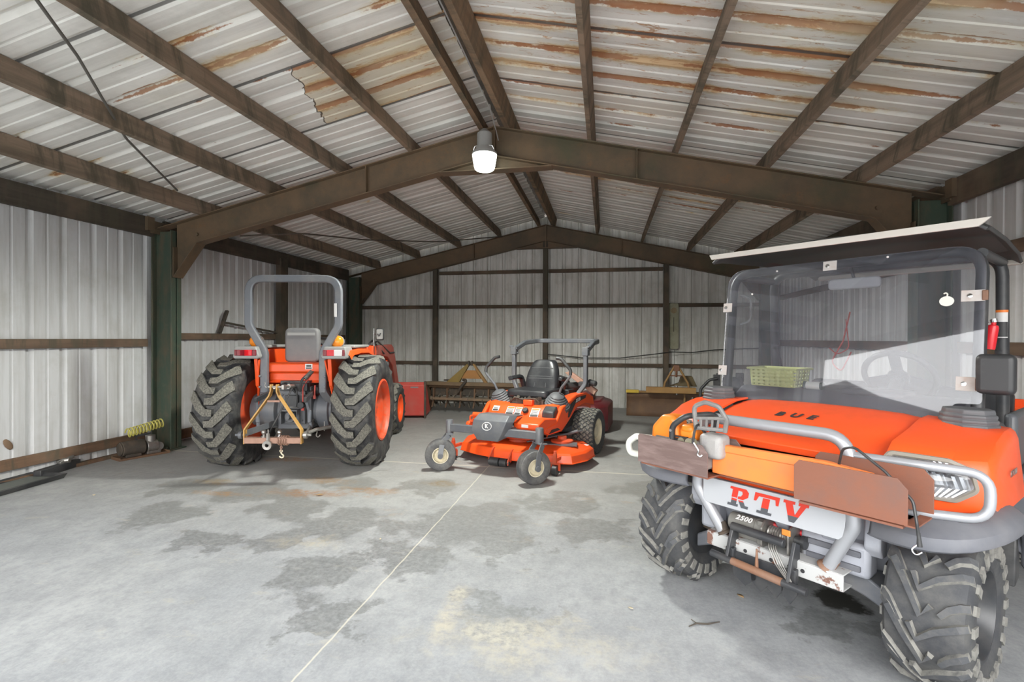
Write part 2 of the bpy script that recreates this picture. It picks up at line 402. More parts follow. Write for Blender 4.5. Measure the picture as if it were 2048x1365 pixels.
TIRE_MUD = mat_tire('muddy_rubber', (.15, .145, .13), .5, (.042, .044, .049))
LUG = mat_lug()
def flat(name, c, r=.5, **k): return NT(name).bsdf(c, r, **k)
LENS_RED = flat('red_lens', (.62, .012, .02), .15)
LENS_DARK = flat('dark_red_lens', (.2, .012, .02), .2)
LENS_WHITE = flat('clear_lens', (.72, .68, .68), .15)
LENS_AMBER = flat('amber_lens', (.85, .26, .02), .18)
DECAL = flat('white_label', (.68, .67, .66), .5)
DECAL_DARK = flat('dark_label', (.03, .03, .032), .5)
DECAL_ORANGE = flat('orange_label_band', (.75, .2, .03), .5)
RED_BRIGHT = pmat('red_bottle_paint', (.68, .02, .03), .3)
CORK = flat('wire_black', (.02, .02, .02), .6)
STRAW = flat('leaf_yellow', (.6, .5, .1), .8)
# ------------------------------------------------------------------ the building
XL, XR, RX, YB = -5.42, 3.12, -1.15, 10.0
SLOPE = .222
def zr(x): return 3.57 - SLOPE*abs(x-RX)        # top of the rafters
PUR = .185                                       # purlin depth
CONC = mat_concrete()
WALL_L = mat_sheet('wall_sheet_side', 'z', 0, .55, (.60, .605, .61))
WALL_B = mat_sheet('wall_sheet_back', 'z', 0, .8, (.65, .645, .615))
ROOF = mat_sheet('roof_sheet_rusted', 'x', 1, .45, (.79, .78, .735))
PURLIN_M = mat_wood('weathered_purlin', axis='y')
GIRT_M = mat_wood('weathered_girt', (.17, .115, .08), (.09, .062, .045), 'y')
GIRT_BK = mat_wood('weathered_girt_back', (.13, .095, .07), (.07, .05, .04), 'x')
BOARD_M = mat_wood('skirting_board', (.20, .12, .075), (.11, .072, .048), 'y')
POST_M = mat_wood('weathered_post', (.10, .085, .068), (.06, .05, .04), 'z')
EAVE_M = mat_wood('eave_board', (.085, .07, .055), (.05, .042, .034), 'y')
RIDGE_M = mat_wood('ridge_purlin', (.26, .175, .11), (.14, .095, .06), 'y')
STEEL = mat_steel_frame(); GREEN = mat_green()
GRAVEL = pmat('pale_gravel', (.62, .61, .58), .9, dirt=(.36, .34, .29), amt=.7, sc=1.5)

fl = MB(); fl.b2((XL-.1, YF-.15, -.15), (XR+.1, YB+.12, 0)); struct('floor', fl, CONC, 'grey stained concrete slab floor of the shed', 'floor')
gr = MB(); gr.b2((-40, -45, -.4), (40, YF-.15, -.06)); struct('ground', gr, GRAVEL, 'pale gravel yard in front of the open shed', 'ground')

tl = MB(); rows = [[], [], [], []]
for k in range(61):
    a = math.radians(180+3*k); R_ = 42+2.5*math.sin(k*1.7); hh = 6.0+.8*math.sin(k*.9)+.5*math.sin(k*2.3)
    for i, (dr, z) in enumerate(((0, -.4), (-.4, hh*.55), (1.2, hh), (4.0, hh*.8))): rows[i].append(((R_+dr)*math.cos(a)-1, (R_+dr)*math.sin(a)*.9, z))
tl.grid(rows); struct('treeline', tl, pmat('winter_woods', (.15, .145, .13), .95, dirt=(.09, .085, .075), amt=.9, sc=.8), 'bare winter woods far beyond the yard', 'woods')
PITCH_ = .305
def profile(u0, u1):
    out = []; n = int(math.ceil((u1-u0)/PITCH_))+1
    for k in range(n):
        b = u0+k*PITCH_
        for du, d in ((0, 0), (.016, .030), (.046, .030), (.074, 0), (.176, 0), (.184, .008), (.198, .008), (.206, 0)):
            if u0 <= b+du <= u1: out.append((b+du, d))
    out.append((u1, 0)); return out
def sheet(u0, u1, fn):
    mb = MB(); P = profile(u0, u1)
    mb.grid([[fn(u, d, t) for u, d in P] for t in (0, 1)]); return mb
struct('wall_left', sheet(YF, YB, lambda u, d, t: (XL-d, u, -.05 if t == 0 else 2.84)), WALL_L, 'ribbed grey metal cladding along the left side', 'wall', smooth=15)
struct('wall_right', sheet(YF, YB, lambda u, d, t: (XR+d, u, -.05 if t == 0 else 2.84)), WALL_L, 'ribbed grey metal cladding behind the utility vehicle', 'wall', smooth=15)
struct('wall_back', sheet(XL, XR, lambda u, d, t: (u, YB+d, -.05 if t == 0 else zr(u)+PUR+.02)), WALL_B, 'ribbed grey metal gable cladding across the back', 'wall', smooth=15)
struct('wall_front', sheet(XL, XR, lambda u, d, t: (u, YF-d, 2.44 if t == 0 else zr(u)+PUR+.02)), WALL_B, 'gable cladding above the open front of the shed', 'wall', smooth=15)
hd = MB(); hd.b2((XL, YF+.0, 2.41), (XR, YF+.14, 2.58)); struct('trim_4', hd, EAVE_M, 'header beam above the open front of the shed', 'beam')
for nm, x1, lb in (('ceiling', XL-.25, 'underside of the left metal roof slope'), ('ceiling', XR+.25, 'underside of the right metal roof slope with rust streaks')):
    sg = 1 if x1 > RX else -1
    struct(nm, sheet(ROOF_Y0, YB+.2, lambda u, d, t: ((RX+sg*.04) if t == 0 else x1, u, zr(RX+sg*.04 if t == 0 else x1)+PUR*1.02+d)), ROOF, lb, 'ceiling', smooth=15)
rc = MB(); rc.grid([[(RX-.22, y, zr(RX-.22)+PUR+.05), (RX, y, zr(RX)+PUR+.055), (RX+.22, y, zr(RX+.22)+PUR+.05)] for y in (YF-.3, YB+.2)])
struct('trim_1', rc, DARK_RUST, 'dark ridge cap over the peak of the roof', 'ridge cap')

# rigid frames: columns, tapered rafters, haunches and a crown plate, one mesh per member
def frame(Y, where):
    names = []
    for sg, side in ((-1, 'left'), (1, 'right')):
        xo, xi = RX+sg*4.2, RX+sg*3.92
        c = MB(); h = zr(xo)
        c.b2((xo, Y-.075, 0), (xo-sg*.014, Y+.075, h)); c.b2((xi, Y-.075, 0), (xi+sg*.014, Y+.075, h-.02)); c.b2((min(xo, xi), Y-.008, 0), (max(xo, xi), Y+.008, h-.02))
        c.b2((min(xo, xi)-.04, Y-.11, 0), (max(xo, xi)+.04, Y+.11, .016))
        for bx in (-.1, .1): c.cyl(((xo+xi)/2+bx, Y-.09, .016), ((xo+xi)/2+bx, Y-.09, .04), .014, 8)
        struct('steel_column', c, GREEN, f'green steel column at the {side} end of the {where} frame', 'column', bevel=.003)
        r = MB(); dep = .31
        def lo(x): return zr(x)-dep
        xe = xo; xc = RX
        # web, flanges following the slope
        xw = xi-sg*.016
        web = [(xw, zr(xw)-.01), (xc, zr(xc)-.01), (xc, lo(xc)), (xi-sg*.34, lo(xi-sg*.34)), (xw, lo(xi)-.33)]
        r.prism(web, Y-.008, Y+.008)
        def flange(a, b, w=.14):
            r.bar((a[0], Y, a[1]), (b[0], Y, b[1]), w, .012, up=(0, 0, 1))
        flange((xe, zr(xe)-.006), (xc, zr(xc)-.006)); flange((xc, lo(xc)), (xi-sg*.34, lo(xi-sg*.34)))
        r.bar((xi-sg*.34, Y, lo(xi-sg*.34)), (xi-sg*.02, Y, lo(xi)-.33), .14, .012, up=(-sg, 0, 1))
        r.b2((xi-sg*.02-.006, Y-.07, lo(xi)-.33), (xi-sg*.02+.006, Y+.07, lo(xi)+.31*.1))
        for sx in (1.45,): r.b2((RX+sg*sx-.006, Y-.065, lo(RX+sg*sx)), (RX+sg*sx+.006, Y+.065, zr(RX+sg*sx)))
        r.cyl((xi+sg*-.3, Y-.03, zr(xi-sg*.3)-.2), (xi-sg*.3, Y-.008, zr(xi-sg*.3)-.2), .02, 8)
        struct('rafter_beam', r, STEEL, f'rust-brown steel rafter rising from the {side} on the {where} frame', 'beam', bevel=.002)
    g = MB(); zc = zr(RX)-.31
    g.prism([(RX-.62, zr(RX-.62)-.31), (RX, zc), (RX+.62, zr(RX+.62)-.31), (RX+.55, zc-.135), (RX-.55, zc-.135)], Y-.008, Y+.008)
    g.b2((RX-.6, Y-.07, zc-.147), (RX+.6, Y+.07, zc-.135)); g.b2((RX-.008, Y-.075, zc-.135), (RX+.008, Y+.075, zr(RX)))
    struct('trim_2', g, STEEL, f'crown plate under the peak of the {where} frame', 'steel plate')
frame(5.22, 'middle'); frame(9.86, 'rear'); frame(.58, 'front')

# purlins on the rafters
def purlin(x, mat, label, w=.042, y0=YF-.25, y1=YB-.01):
    z = zr(x); sg = -1 if x < RX else 1; th = math.atan(SLOPE)*sg
    m = MB(); m.T = Matrix.Translation((x, 0, z)) @ Euler((0, th, 0)).to_matrix().to_4x4()
    m.b2((-w/2, y0, .002), (w/2, y1, PUR-.006))
    return struct('roof_purlin', m, mat, label, 'beam', bevel=.002)
LP = [(-4.68, 'lowest timber purlin of the left roof slope'), (-3.80, 'second timber purlin above the left eave'), (-2.92, 'third timber purlin above the left eave'), (-2.08, 'fourth timber purlin above the left eave')]
for x, l in LP: purlin(x, PURLIN_M, l)
purlin(-1.29, RIDGE_M, 'timber ridge purlin just left of the peak', .05); purlin(-1.02, RIDGE_M, 'timber ridge purlin just right of the peak', .06)
for x, l in [(-.17, 'first timber purlin right of the ridge'), (.67, 'second timber purlin right of the ridge'), (1.51, 'third timber purlin right of the ridge'), (2.33, 'timber purlin nearest the right eave')]: purlin(x, PURLIN_M, l)
for sg, side in ((-1, 'left'), (1, 'right')):
    xo = RX+sg*4.2
    for a, b, w in ((YF-.25, 5.14, 'front'), (5.3, 9.79, 'rear')):
        m = MB(); m.b2((xo-sg*.05, a, 2.545), (xo-sg*.0, b, 2.765)); struct('eave_beam', m, EAVE_M, f'dark eave board along the {side} wall, {w} bay', 'beam', bevel=.003)
    m = MB(); m.b2((xo+sg*.002, 5.02, 2.60), (xo-sg*.09, 5.11, 2.76)); m.b2((xo-sg*.05, 5.09, 2.58), (xo-sg*.062, 5.35, 2.73)); struct('trim_3', m, STEEL, f'rusty eave bracket at the {side} middle column', 'bracket')
def board(x0, x1, y0, y1, z0, z1, mat, label, cat='board', name='wall_girt'):
    m = MB(); m.b2((x0, y0, z0), (x1, y1, z1)); return struct(name, m, mat, label, cat, bevel=.003)
board(XL, XL+.045, YF, 5.13, 1.232, 1.325, GIRT_M, 'horizontal board across the left wall, front bay')
board(XL, XL+.045, 5.31, 9.78, 1.315, 1.40, GIRT_M, 'horizontal board across the left wall behind the tractor')
board(XL, XL+.045, YF, 5.12, .115, .215, BOARD_M, 'low reddish board along the left wall, front bay', name='baseboard_left')
board(XL, XL+.045, 5.31, 9.78, .03, .15, BOARD_M, 'low board along the left wall, rear bay', name='baseboard_left')
board(XR-.045, XR, YF, 5.13, 1.23, 1.33, GIRT_M, 'horizontal board across the right wall, front bay')
board(XR-.045, XR, 5.31, 9.78, 1.23, 1.33, GIRT_M, 'horizontal board across the right wall, rear bay')
board(XR-.045, XR, 5.31, 9.78, 2.05, 2.13, GIRT_M, 'upper horizontal board across the right wall, rear bay')
board(XR-.045, XR, YF, 5.13, 2.02, 2.12, GIRT_M, 'upper horizontal board across the right wall, front bay')
s = MB(); s.b2((XL+.0, YF, 0), (XL+.06, 5.12, .035)); struct('baseboard_left', s, BOARD_M, 'rotten sill strip at the foot of the left wall', 'board')
board(XL+.045, XL+.15, 7.5, 7.68, 0, 2.66, POST_M, 'timber post against the left wall behind the tractor', 'post', 'wall_post')
px = (-3.43, -1.165, 1.125)
for i, x in enumerate(px):
    ztop = zr(x)-.31
    board(x-.048, x+.048, 9.84, 9.94, 0, ztop, POST_M, ('timber post left of the centre on the back wall', 'timber post under the peak of the back wall', 'timber post on the back wall behind the box blade')[i], 'post', 'wall_post')
segs = [XL+.12]+list(px)+[XR-.12]
for z, k0, k1, nm in ((2.68, 1, 3, 'top'), (1.985, 0, 4, 'middle'), (.83, 0, 4, 'lower')):
    for k in range(k0, k1):
        board(segs[k]+.05, segs[k+1]-.05, 9.955, 9.998, z-.035, z+.035, GIRT_BK, f'{nm} horizontal board of the back wall, {("far left", "centre left", "centre right", "far right")[k]} span')
# ------------------------------------------------------------------ wheels (axle along local x, +x is the outer face)
def tire_mb(R, rr, w, groove=0):
    hw = w/2; dr = R-rr
    P = [(rr, -hw*.86), (rr+dr*.12, -hw*.96), (rr+dr*.45, -hw*1.04), (R-dr*.22, -hw*1.0), (R-dr*.08, -hw*.90), (R-dr*.02, -hw*.70)]
    if groove:
        for k in range(-2, 3):
            c = k*hw*.26
            P += [(R-.006, c-hw*.09), (R-.001, c-hw*.075), (R-.001, c+hw*.075), (R-.006, c+hw*.09)]
        P += [(R-dr*.02, hw*.70)]
    else: P += [(R, -hw*.3), (R, hw*.3), (R-dr*.02, hw*.70)]
    P += [(R-dr*.08, hw*.90), (R-dr*.22, hw*1.0), (rr+dr*.45, hw*1.04), (rr+dr*.12, hw*.96), (rr, hw*.86)]
    mb = MB(); mb.lathe(P, 48, 'x', closed=True); return mb
def surf_r(R, rr, u):
    a = abs(u); dr = R-rr
    if a <= .3: return R
    if a <= .7: return R-dr*.02*(a-.3)/.4
    if a <= .9: return R-dr*(.02+.06*(a-.7)/.2)
    return R-dr*(.08+.5*(a-.9)/.1*.28)
def lug(mb, R, rr, w, path, wid, h, ph, mtop=1, mside=0, flip=1, taper=.82):
    hw = w/2; n = len(path); rings = []
    for i, (u, p) in enumerate(path):
        a = path[max(i-1, 0)]; b = path[min(i+1, n-1)]
        tx, ts = (b[0]-a[0])*hw, (b[1]-a[1])*R
        L = math.hypot(tx, ts) or 1; nx, ns = -ts/L, tx/L
        wd = wid[i] if isinstance(wid, (list, tuple)) else wid
        ring = []
        for k, (sgn, top) in enumerate(((-1, 0), (-1, 1), (1, 1), (1, 0))):
            q = wd/2*(1 if not top else taper)*sgn
            uu = u + nx*q/hw; ang = ph+flip*(p + ns*q/R)
            uc = max(-1.0, min(1.0, uu)); r = surf_r(R, rr, uc) + (h if top else -.012)
            ring.append(mb.v((uc*hw*1.005 if abs(uc) < 1 else math.copysign(hw*1.012, uc), r*math.cos(ang), r*math.sin(ang))))
        rings.append(ring)
    for A, B in zip(rings, rings[1:]):
        for k in range(3): mb.f((A[k], B[k], B[k+1], A[k+1]), mtop if k == 1 else mside)
    mb.f(rings[0], mside); mb.f(rings[-1][::-1], mside)
def wheel(parent, loc, rot, R, rr, w, style, tire_mats, rim_mat, name='wheel', side=1):
    """rim is the wheel part, tyre its sub-part"""
    rim = MB(); hw = w/2
    if style == 'ag':
        rim.lathe([(rr+.002, -hw*.88), (rr+.012, -hw*.9), (rr-.012, -hw*.8), (rr-.03, -hw*.2), (rr-.03, hw*.62), (rr-.006, hw*.84), (rr+.014, hw*.92), (rr+.014, hw*.96), (rr-.004, hw*.98), (rr-.016, hw*.86), (rr-.03, hw*.62),
                   (rr*.80, hw*.58), (rr*.62, hw*.36), (rr*.3, hw*.34), (rr*.28, hw*.5), (rr*.22, hw*.55), (1e-5, hw*.55)], 40, 'x')
        for k in range(8):
            a = 2*PI*k/8; c = (hw*.36, rr*.46*math.cos(a), rr*.46*math.sin(a)); rim.cyl(c, (hw*.36+.022, c[1], c[2]), .013, 8, 1)
        mats = [rim_mat, DULL_METAL]
    elif style == 'atv':
        rim.lathe([(rr+.002, -hw*.85), (rr-.012, -hw*.7), (rr-.02, 0), (rr-.012, hw*.7), (rr+.012, hw*.86), (rr+.012, hw*.92), (rr-.004, hw*.93), (rr-.012, hw*.8), (rr*.86, hw*.45), (rr*.7, hw*.3), (rr*.4, hw*.38), (rr*.36, hw*.6), (rr*.2, hw*.66), (1e-5, hw*.66)], 36, 'x')
        mats = [rim_mat]
    else:
        rim.lathe([(rr*.25, -hw*.75), (rr*.3, -hw*.3), (rr-.012, -hw*.2), (rr+.004, -hw*.85), (rr+.004, -hw*.9), (rr-.004, -hw*.9), (rr-.016, 0), (rr-.004, hw*.9), (rr+.006, hw*.9), (rr+.004, hw*.82), (rr*.72, hw*.35), (rr*.5, hw*.45), (rr*.46, hw*.75), (rr*.2, hw*.78), (1e-5, hw*.78)], 32, 'x')
        mats = [rim_mat]
    o = obj(name, rim, mats, parent, loc=loc, rot=rot, smooth=30)
    t = tire_mb(R - (.0 if style in ('turf', 'rib') else .018), rr, w, style == 'rib')
    R2 = R - (.0 if style in ('turf', 'rib') else .018)
    if style == 'ag':
        N = 17
        for k in range(N):
            ph = 2*PI*k/N; d = PI/N
            lug(t, R2, rr, w, [(-1.0, -.22), (-.86, -.17), (-.42, .02), (-.16, .105), (.2, .11)], [.105, .10, .09, .085, .075], .034, ph, 2, 1, side)
            lug(t, R2, rr, w, [(-.2, .11), (.16, .105), (.42, .02), (.86, -.17), (1.0, -.22)], [.075, .085, .09, .10, .105], .034, ph+d, 2, 1, side)
    elif style == 'atv':
        N = 11
        for k in range(N):
            ph = 2*PI*k/N; d = PI/N
            lug(t, R2, rr, w, [(-1.0, .50), (-.8, .44), (-.4, .17), (-.02, -.13), (.2, .0)], [.038, .036, .031, .029, .024], .021, ph, 2, 1, side, .62)
            lug(t, R2, rr, w, [(-.28, .04), (-.1, -.13), (.3, .02), (.8, .13), (1.0, .16)], [.024, .029, .031, .036, .038], .021, ph+d, 2, 1, side, .62)
            lug(t, R2, rr, w, [(.40, -.05), (.6, .05), (.84, .11), (1.0, .13)], [.026, .032, .038, .04], .019, ph+.03, 2, 1, side, .62)
            lug(t, R2, rr, w, [(-1.0, .32), (-.82, .26), (-.5, .04)], [.04, .038, .026], .019, ph+d+.02, 2, 1, side, .62)
            for sg in (-1, 1):
                for q in (0, d):
                    a = ph+q+(.27 if sg < 0 else .1)*side; r0 = surf_r(R2, rr, 1)-.012
                    t.box((sg*w/2*.99, (r0-.02)*math.cos(a), (r0-.02)*math.sin(a)), (.022, .05, .034), (a, 0, 0), 1)
    elif style == 'turf':
        N = 30
        for k in range(N):
            for j in range(7):
                u = -.84+j*.28; ph = 2*PI*(k+(.5 if j % 2 else 0))/N
                s2 = 1 if j % 2 else -1
                lug(t, R2, rr, w, [(u-.12, -.03*s2), (u+.12, .03*s2)], .036, .009, ph, 2, 1)
    obj('tire', t, tire_mats, o, smooth=30)
    return o
# ------------------------------------------------------------------ loader tractor seen from behind (local: x right, y forward, z up)
TR = thing('tractor', 'orange loader tractor with grey roll bar and chunky rear tires, parked facing the back wall', 'tractor', (-3.2, 4.9, 0), math.radians(11.3))
TT = [TIRE, TIRE, LUG]
for sg in (-1, 1):
    wheel(TR, (sg*.675, .02, .575), (0, 0, 0 if sg > 0 else PI), .575, .315, .40, 'ag', TT, ORANGE_DUSTY, 'rear_wheel', 1 if sg > 0 else -1)
    wheel(TR, (sg*.575, 1.76, .345), (0, 0, 0 if sg > 0 else PI), .345, .185, .25, 'ag', TT, ORANGE, 'front_wheel', 1 if sg > 0 else -1)
# axle and gearbox
m = MB(); m.lathe([(.10, -.50), (.17, -.48), (.17, -.34), (.20, -.33), (.20, -.22), (.15, -.2), (.15, .2), (.20, .22), (.20, .33), (.17, .34), (.17, .48), (.10, .50)], 28, 'x', (0, .02, .575))
obj('rear_axle', m, GRAY_MID, TR)
m = MB(); m.b2((-.17, -.18, .40), (.17, 1.2, .84)); m.b2((-.13, -.24, .46), (.13, -.17, .80)); m.b2((-.11, 1.2, .42), (.11, 2.1, .70))
for a in (-.1, .1):
    for z in (.5, .63, .76): m.cyl((a, -.25, z), (a, -.24, z), .014, 8)
m.cyl((0, -.30, .54), (0, -.24, .54), .055, 16); m.cyl((0, -.36, .54), (0, -.28, .54), .022, 12); m.b2((-.085, -.33, .60), (.085, -.24, .615)); m.b2((-.085, -.33, .47), (-.075, -.24, .615)); m.b2((.075, -.33, .47), (.085, -.24, .615))
obj('gearbox', m, GRAY_METAL, TR, bevel=.012)
m = MB(); m.b2((-.40, 1.68, .28), (.40, 1.84, .40)); m.b2((-.12, 1.3, .36), (.12, 2.3, .52)); obj('front_axle', m, GRAY_METAL, TR, bevel=.015)
# lift housing with hydraulic bits
m = MB(); m.b2((-.14, -.20, .78), (.16, .30, .90)); m.cyl((-.22, -.14, .80), (.24, -.14, .80), .035, 14)
for sg in (-1, 1):
    m.bar((sg*.2, -.14, .80), (sg*.24, -.52, .74), .03, .05)
    m.cyl((sg*.13, -.19, .74), (sg*.13, -.24, .74), .028, 12)
for k in range(5): m.cyl((-.09+.045*k, -.20, .72), (-.09+.045*k, -.235, .72), .017, 10)
m.b2((-.05, -.3, .64), (.07, -.22, .76)); m.cyl((.11, -.2, .66), (.11, -.31, .66), .035, 12); m.b2((-.02, -.26, .80), (.16, -.2, .88))
obj('hydraulic_lift', m, BLACK_METAL, TR, bevel=.005)
for pts, mat, r in (([(.12, -.27, .62), (.12, -.27, .84), (.16, -.22, .93), (.20, -.2, 1.0)], RED_PINK, .007), ([(.235, -.26, .74), (.24, -.26, .86)], RED_PINK, .008), ([(.0, -.3, .64), (.13, -.28, .64)], DULL_METAL, .006), ([(-.12, -.22, .86), (-.02, -.3, .90), (.04, -.26, .78)], BLACK_PLASTIC, .010), ([(.02, -.24, .88), (.07, -.3, .80), (.07, -.28, .66)], BLACK_PLASTIC, .010), ([(.19, -.24, 1.0), (.13, -.33, .92), (.10, -.3, .80)], BLACK_PLASTIC, .012)):
    mm = MB(); mm.tube(fillet(pts, .05, 4), r, 8)
    if mat is RED_PINK: mm.box(pts[0], (.022, .022, .035))
    obj('linkage_rod' if mat is not BLACK_PLASTIC else 'hose', mm, mat, TR)
m = MB(); m.tube([(.20, -.24, 1.0), (.15, -.30, .93)], .022, 12)
for k in range(5): m.lathe([(.024, -.004), (.028, 0), (.024, .004)], 12, 'z', (.16+.009*k, -.29+.011*k, .945+.013*k))
obj('spring', m, DULL_METAL, TR)
# roll bar
def rect(w, h, r=.008): return [(-w/2+r, -h/2), (w/2-r, -h/2), (w/2, -h/2+r), (w/2, h/2-r), (w/2-r, h/2), (-w/2+r, h/2), (-w/2, h/2-r), (-w/2, -h/2+r)]
Y0 = -.20
pth = [(-.30, Y0, .78), (-.30, Y0, 1.20), (-.46, Y0, 1.47), (-.46, Y0, 1.955), (.46, Y0, 1.955), (.46, Y0, 1.47), (.30, Y0, 1.20), (.30, Y0, .78)]
m = MB(); m.sweep(fillet(pth, [0, .14, .13, .15, .15, .13, .14, 0], 8), rect(.075, .058), up=(0, 1, 0))
for sg in (-1, 1):
    m.bar((sg*.30, Y0, .80), (sg*.37, -.06, .60), .075, .055, up=(0, 1, 0)); m.box((sg*.36, -.04, .63), (.10, .14, .16))
    for z in (.84, .95): m.cyl((sg*.33, Y0-.05, z), (sg*.33, Y0-.035, z), .013, 8)
rb = obj('roll_bar', m, GRAY_MID, TR, bevel=.004)
m = MB(); m.box((.44, Y0-.041, 1.63), (.028, .003, .14), (0, 0, 0)); obj('label', m, DECAL, rb)
# seat pedestal, seat
m = MB(); m.prism([(-.14, 1.085), (-.165, 1.07), (-.165, .99), (-.125, .975), (-.125, .90), (-.145, .875), (.5, .875), (.5, 1.06), (-.08, 1.085)], -.285, .265, 'yz')
obj('rear_panel', m, ORANGE, TR, bevel=.008)
m = MB(); m.box((.14, -.1665, 1.045), (.075, .003, .055), m=0); m.box((.14, -.1685, 1.053), (.05, .001, .018), m=1); m.box((.14, -.1685, 1.03), (.06, .001, .012), m=1)
obj('warning_sticker', m, [DECAL, DECAL_DARK], TR)
def pad(mb, c, d, r, n=6, axis=1):   # rounded slab, thin along axis
    pts = fillet([(-d[0]/2, -d[2]/2, 0), (d[0]/2, -d[2]/2, 0), (d[0]/2, d[2]/2, 0), (-d[0]/2, d[2]/2, 0)], r, n, True)
    poly = [(p.x+c[0], p.y+c[2]) for p in pts] if axis == 1 else [(p.x+c[0], p.y+c[1]) for p in pts]
    if axis == 1: mb.prism(poly, c[1]-d[1]/2, c[1]+d[1]/2, 'xz')
    else: mb.prism(poly, c[2]-d[1]/2, c[2]+d[1]/2, 'xy')
st = MB(); pad(st, (-.005, .05, 1.265), (.36, .09, .37), .06); s_ = obj('seat', st, GRAY_SEAT, TR, bevel=.02, segs=3)
m = MB(); m.b2((-.15, -.005, 1.37), (.14, .004, 1.40)); obj('seat_strip', m, GRAY_LAMP, s_)
m = MB(); m.b2((-.21, .06, 1.085), (.20, .50, 1.16)); obj('seat_cushion', m, GRAY_SEAT, TR, bevel=.03, segs=3)
# fenders, lamps
for sg in (-1, 1):
    m = MB()
    poly = [(-.24, 1.17), (-.20, .85), (-.02, .66), (.30, .62), (.82, .70), (.86, .95), (.70, 1.18), (.30, 1.235), (-.10, 1.225)]
    m.prism(poly, sg*.36, sg*.395, 'yz')
    rows = []
    for y, z in ((-.24, 1.17), (-.16, 1.215), (.1, 1.232), (.42, 1.225), (.70, 1.17), (.86, .98)):
        rows.append([(sg*.36, y, z), (sg*.46, y, z+.012), (sg*.585, y, z-.004), (sg*.605, y, z-.05)])
    m.grid(rows)
    fo = obj('fender', m, ORANGE, TR, bevel=.006, solid=0)
    m = MB(); m.b2((sg*.33, -.06, 1.235), (sg*.585, .50, 1.268)); obj('fender_cap', m, GRAY_LAMP, fo, bevel=.012)
    h = MB(); x0, x1 = (.325, .565); h.prism([(sg*x0, 1.13), (sg*(x0-.015), 1.155), (sg*(x0+.02), 1.255), (sg*(x1-.01), 1.255), (sg*(x1+.01), 1.155), (sg*x1, 1.13)], -.30, -.07, 'xz')
    lo_ = obj('tail_lamp', h, GRAY_LAMP, TR, bevel=.010)
    le = MB(); le.b2((sg*.335, -.312, 1.162), (sg*.375, -.298, 1.222), m=1); le.b2((sg*.375, -.314, 1.162), (sg*.45, -.298, 1.222), m=0); le.b2((sg*.45, -.314, 1.162), (sg*.53, -.298, 1.222), m=2 if sg > 0 else 1); le.b2((sg*.53, -.312, 1.162), (sg*.553, -.298, 1.222), m=1)
    obj('lens', le, [LENS_RED, LENS_DARK, LENS_WHITE], lo_, bevel=.004)
    a = MB(); a.at((sg*.42, -.13, 1.305)); a.lathe([(1e-5, -.055), (.035, -.05), (.058, -.033), (.065, -.01), (.065, .012)], 24, 'y'); fa = None
    b = MB(); b.at((sg*.42, -.13, 1.305)); b.lathe([(.066, .01), (.066, .04), (.05, .055), (1e-5, .056)], 24, 'y'); b.at(); b.bar((sg*.435, -.12, 1.28), (sg*.43, -.10, 1.24), .02, .03)
    fb = obj('turn_signal', b, GRAY_LAMP, TR); obj('amber_lens', a, LENS_AMBER, fb)
# gusset triangles from floor to fender
for sg in (-1, 1):
    m = MB(); m.bar((sg*.335, -.22, 1.12), (sg*.40, -.10, .62), .012, .07, up=(0, 1, 0)); obj('fender_brace', m, ORANGE, TR)
m = MB()
m.lathe([(.175, -.012), (.187, 0), (.175, .012), (.163, 0)], 28, 'z', closed=True); m.cyl((0, 0, 0), (0, 0, -.3), .02, 10)
for k in range(3): m.bar((0, 0, -.01), (.175*math.cos(k*2.09), .175*math.sin(k*2.09), 0), .02, .01)
obj('steering_wheel', m, BLACK_PLASTIC, TR, loc=(-.01, .72, 1.26), rot=(-.5, 0, 0))
m = MB(); m.prism([(.9, .72), (.9, 1.16), (1.05, 1.22), (2.0, 1.20), (2.42, 1.10), (2.46, .62), (2.3, .58)], -.25, .25, 'yz'); obj('hood', m, ORANGE_DUSTY, TR, bevel=.03, segs=3)
m = MB(); m.b2((-.24, .82, .72), (.24, .96, 1.24)); obj('dashboard', m, BLACK_PLASTIC, TR, bevel=.02)
m = MB(); m.b2((-.40, .45, .50), (.40, 1.15, .54)); obj('floor_plate', m, GRAY_METAL, TR, bevel=.005)
# loader
for sg in (-1, 1):
    m = MB(); m.b2((sg*.34, 1.22, .46), (sg*.44, 1.42, 1.24)); m.b2((sg*.10, 1.24, .50), (sg*.4, 1.40, .60)); m.b2((sg*.36, 1.2, .98), (sg*.375, 1.5, 1.25))
    obj('loader_post', m, ORANGE, TR, bevel=.008)
    m = MB(); x0, x1 = sg*.345, sg*.435
    m.prism([(1.30, 1.13), (1.28, 1.20), (1.34, 1.235), (2.36, 1.245), (2.48, 1.20), (2.60, 1.05), (3.05, .34), (3.03, .22), (2.93, .22), (2.42, .92), (2.10, 1.06)], x0, x1, 'yz')
    la = obj('loader_arm', m, RED_FADED, TR, bevel=.008)
    m = MB(); m.cyl((sg*.39, 1.42, .62), (sg*.39, 1.95, .88), .03, 12); m.cyl((sg*.39, 1.9, .855), (sg*.39, 2.3, 1.05), .016, 10)
    m.cyl((sg*.37, 2.50, 1.06), (sg*.37, 2.80, .80), .028, 12); m.cyl((sg*.37, 2.78, .82), (sg*.37, 3.02, .48), .015, 10); obj('cylinder', m, ORANGE, la)
    m = MB(); m.tube(fillet([(sg*.42, 1.3, .9), (sg*.44, 1.30, 1.28), (sg*.42, 1.55, 1.30), (sg*.44, 2.2, 1.12), (sg*.44, 2.5, 1.12)], .07, 4), .012, 8); m.tube(fillet([(sg*.36, 1.25, .8), (sg*.38, 1.24, 1.26), (sg*.36, 1.5, 1.31), (sg*.45, 1.8, 1.12)], .06, 4), .012, 8)
    obj('hose', m, BLACK_PLASTIC, la)
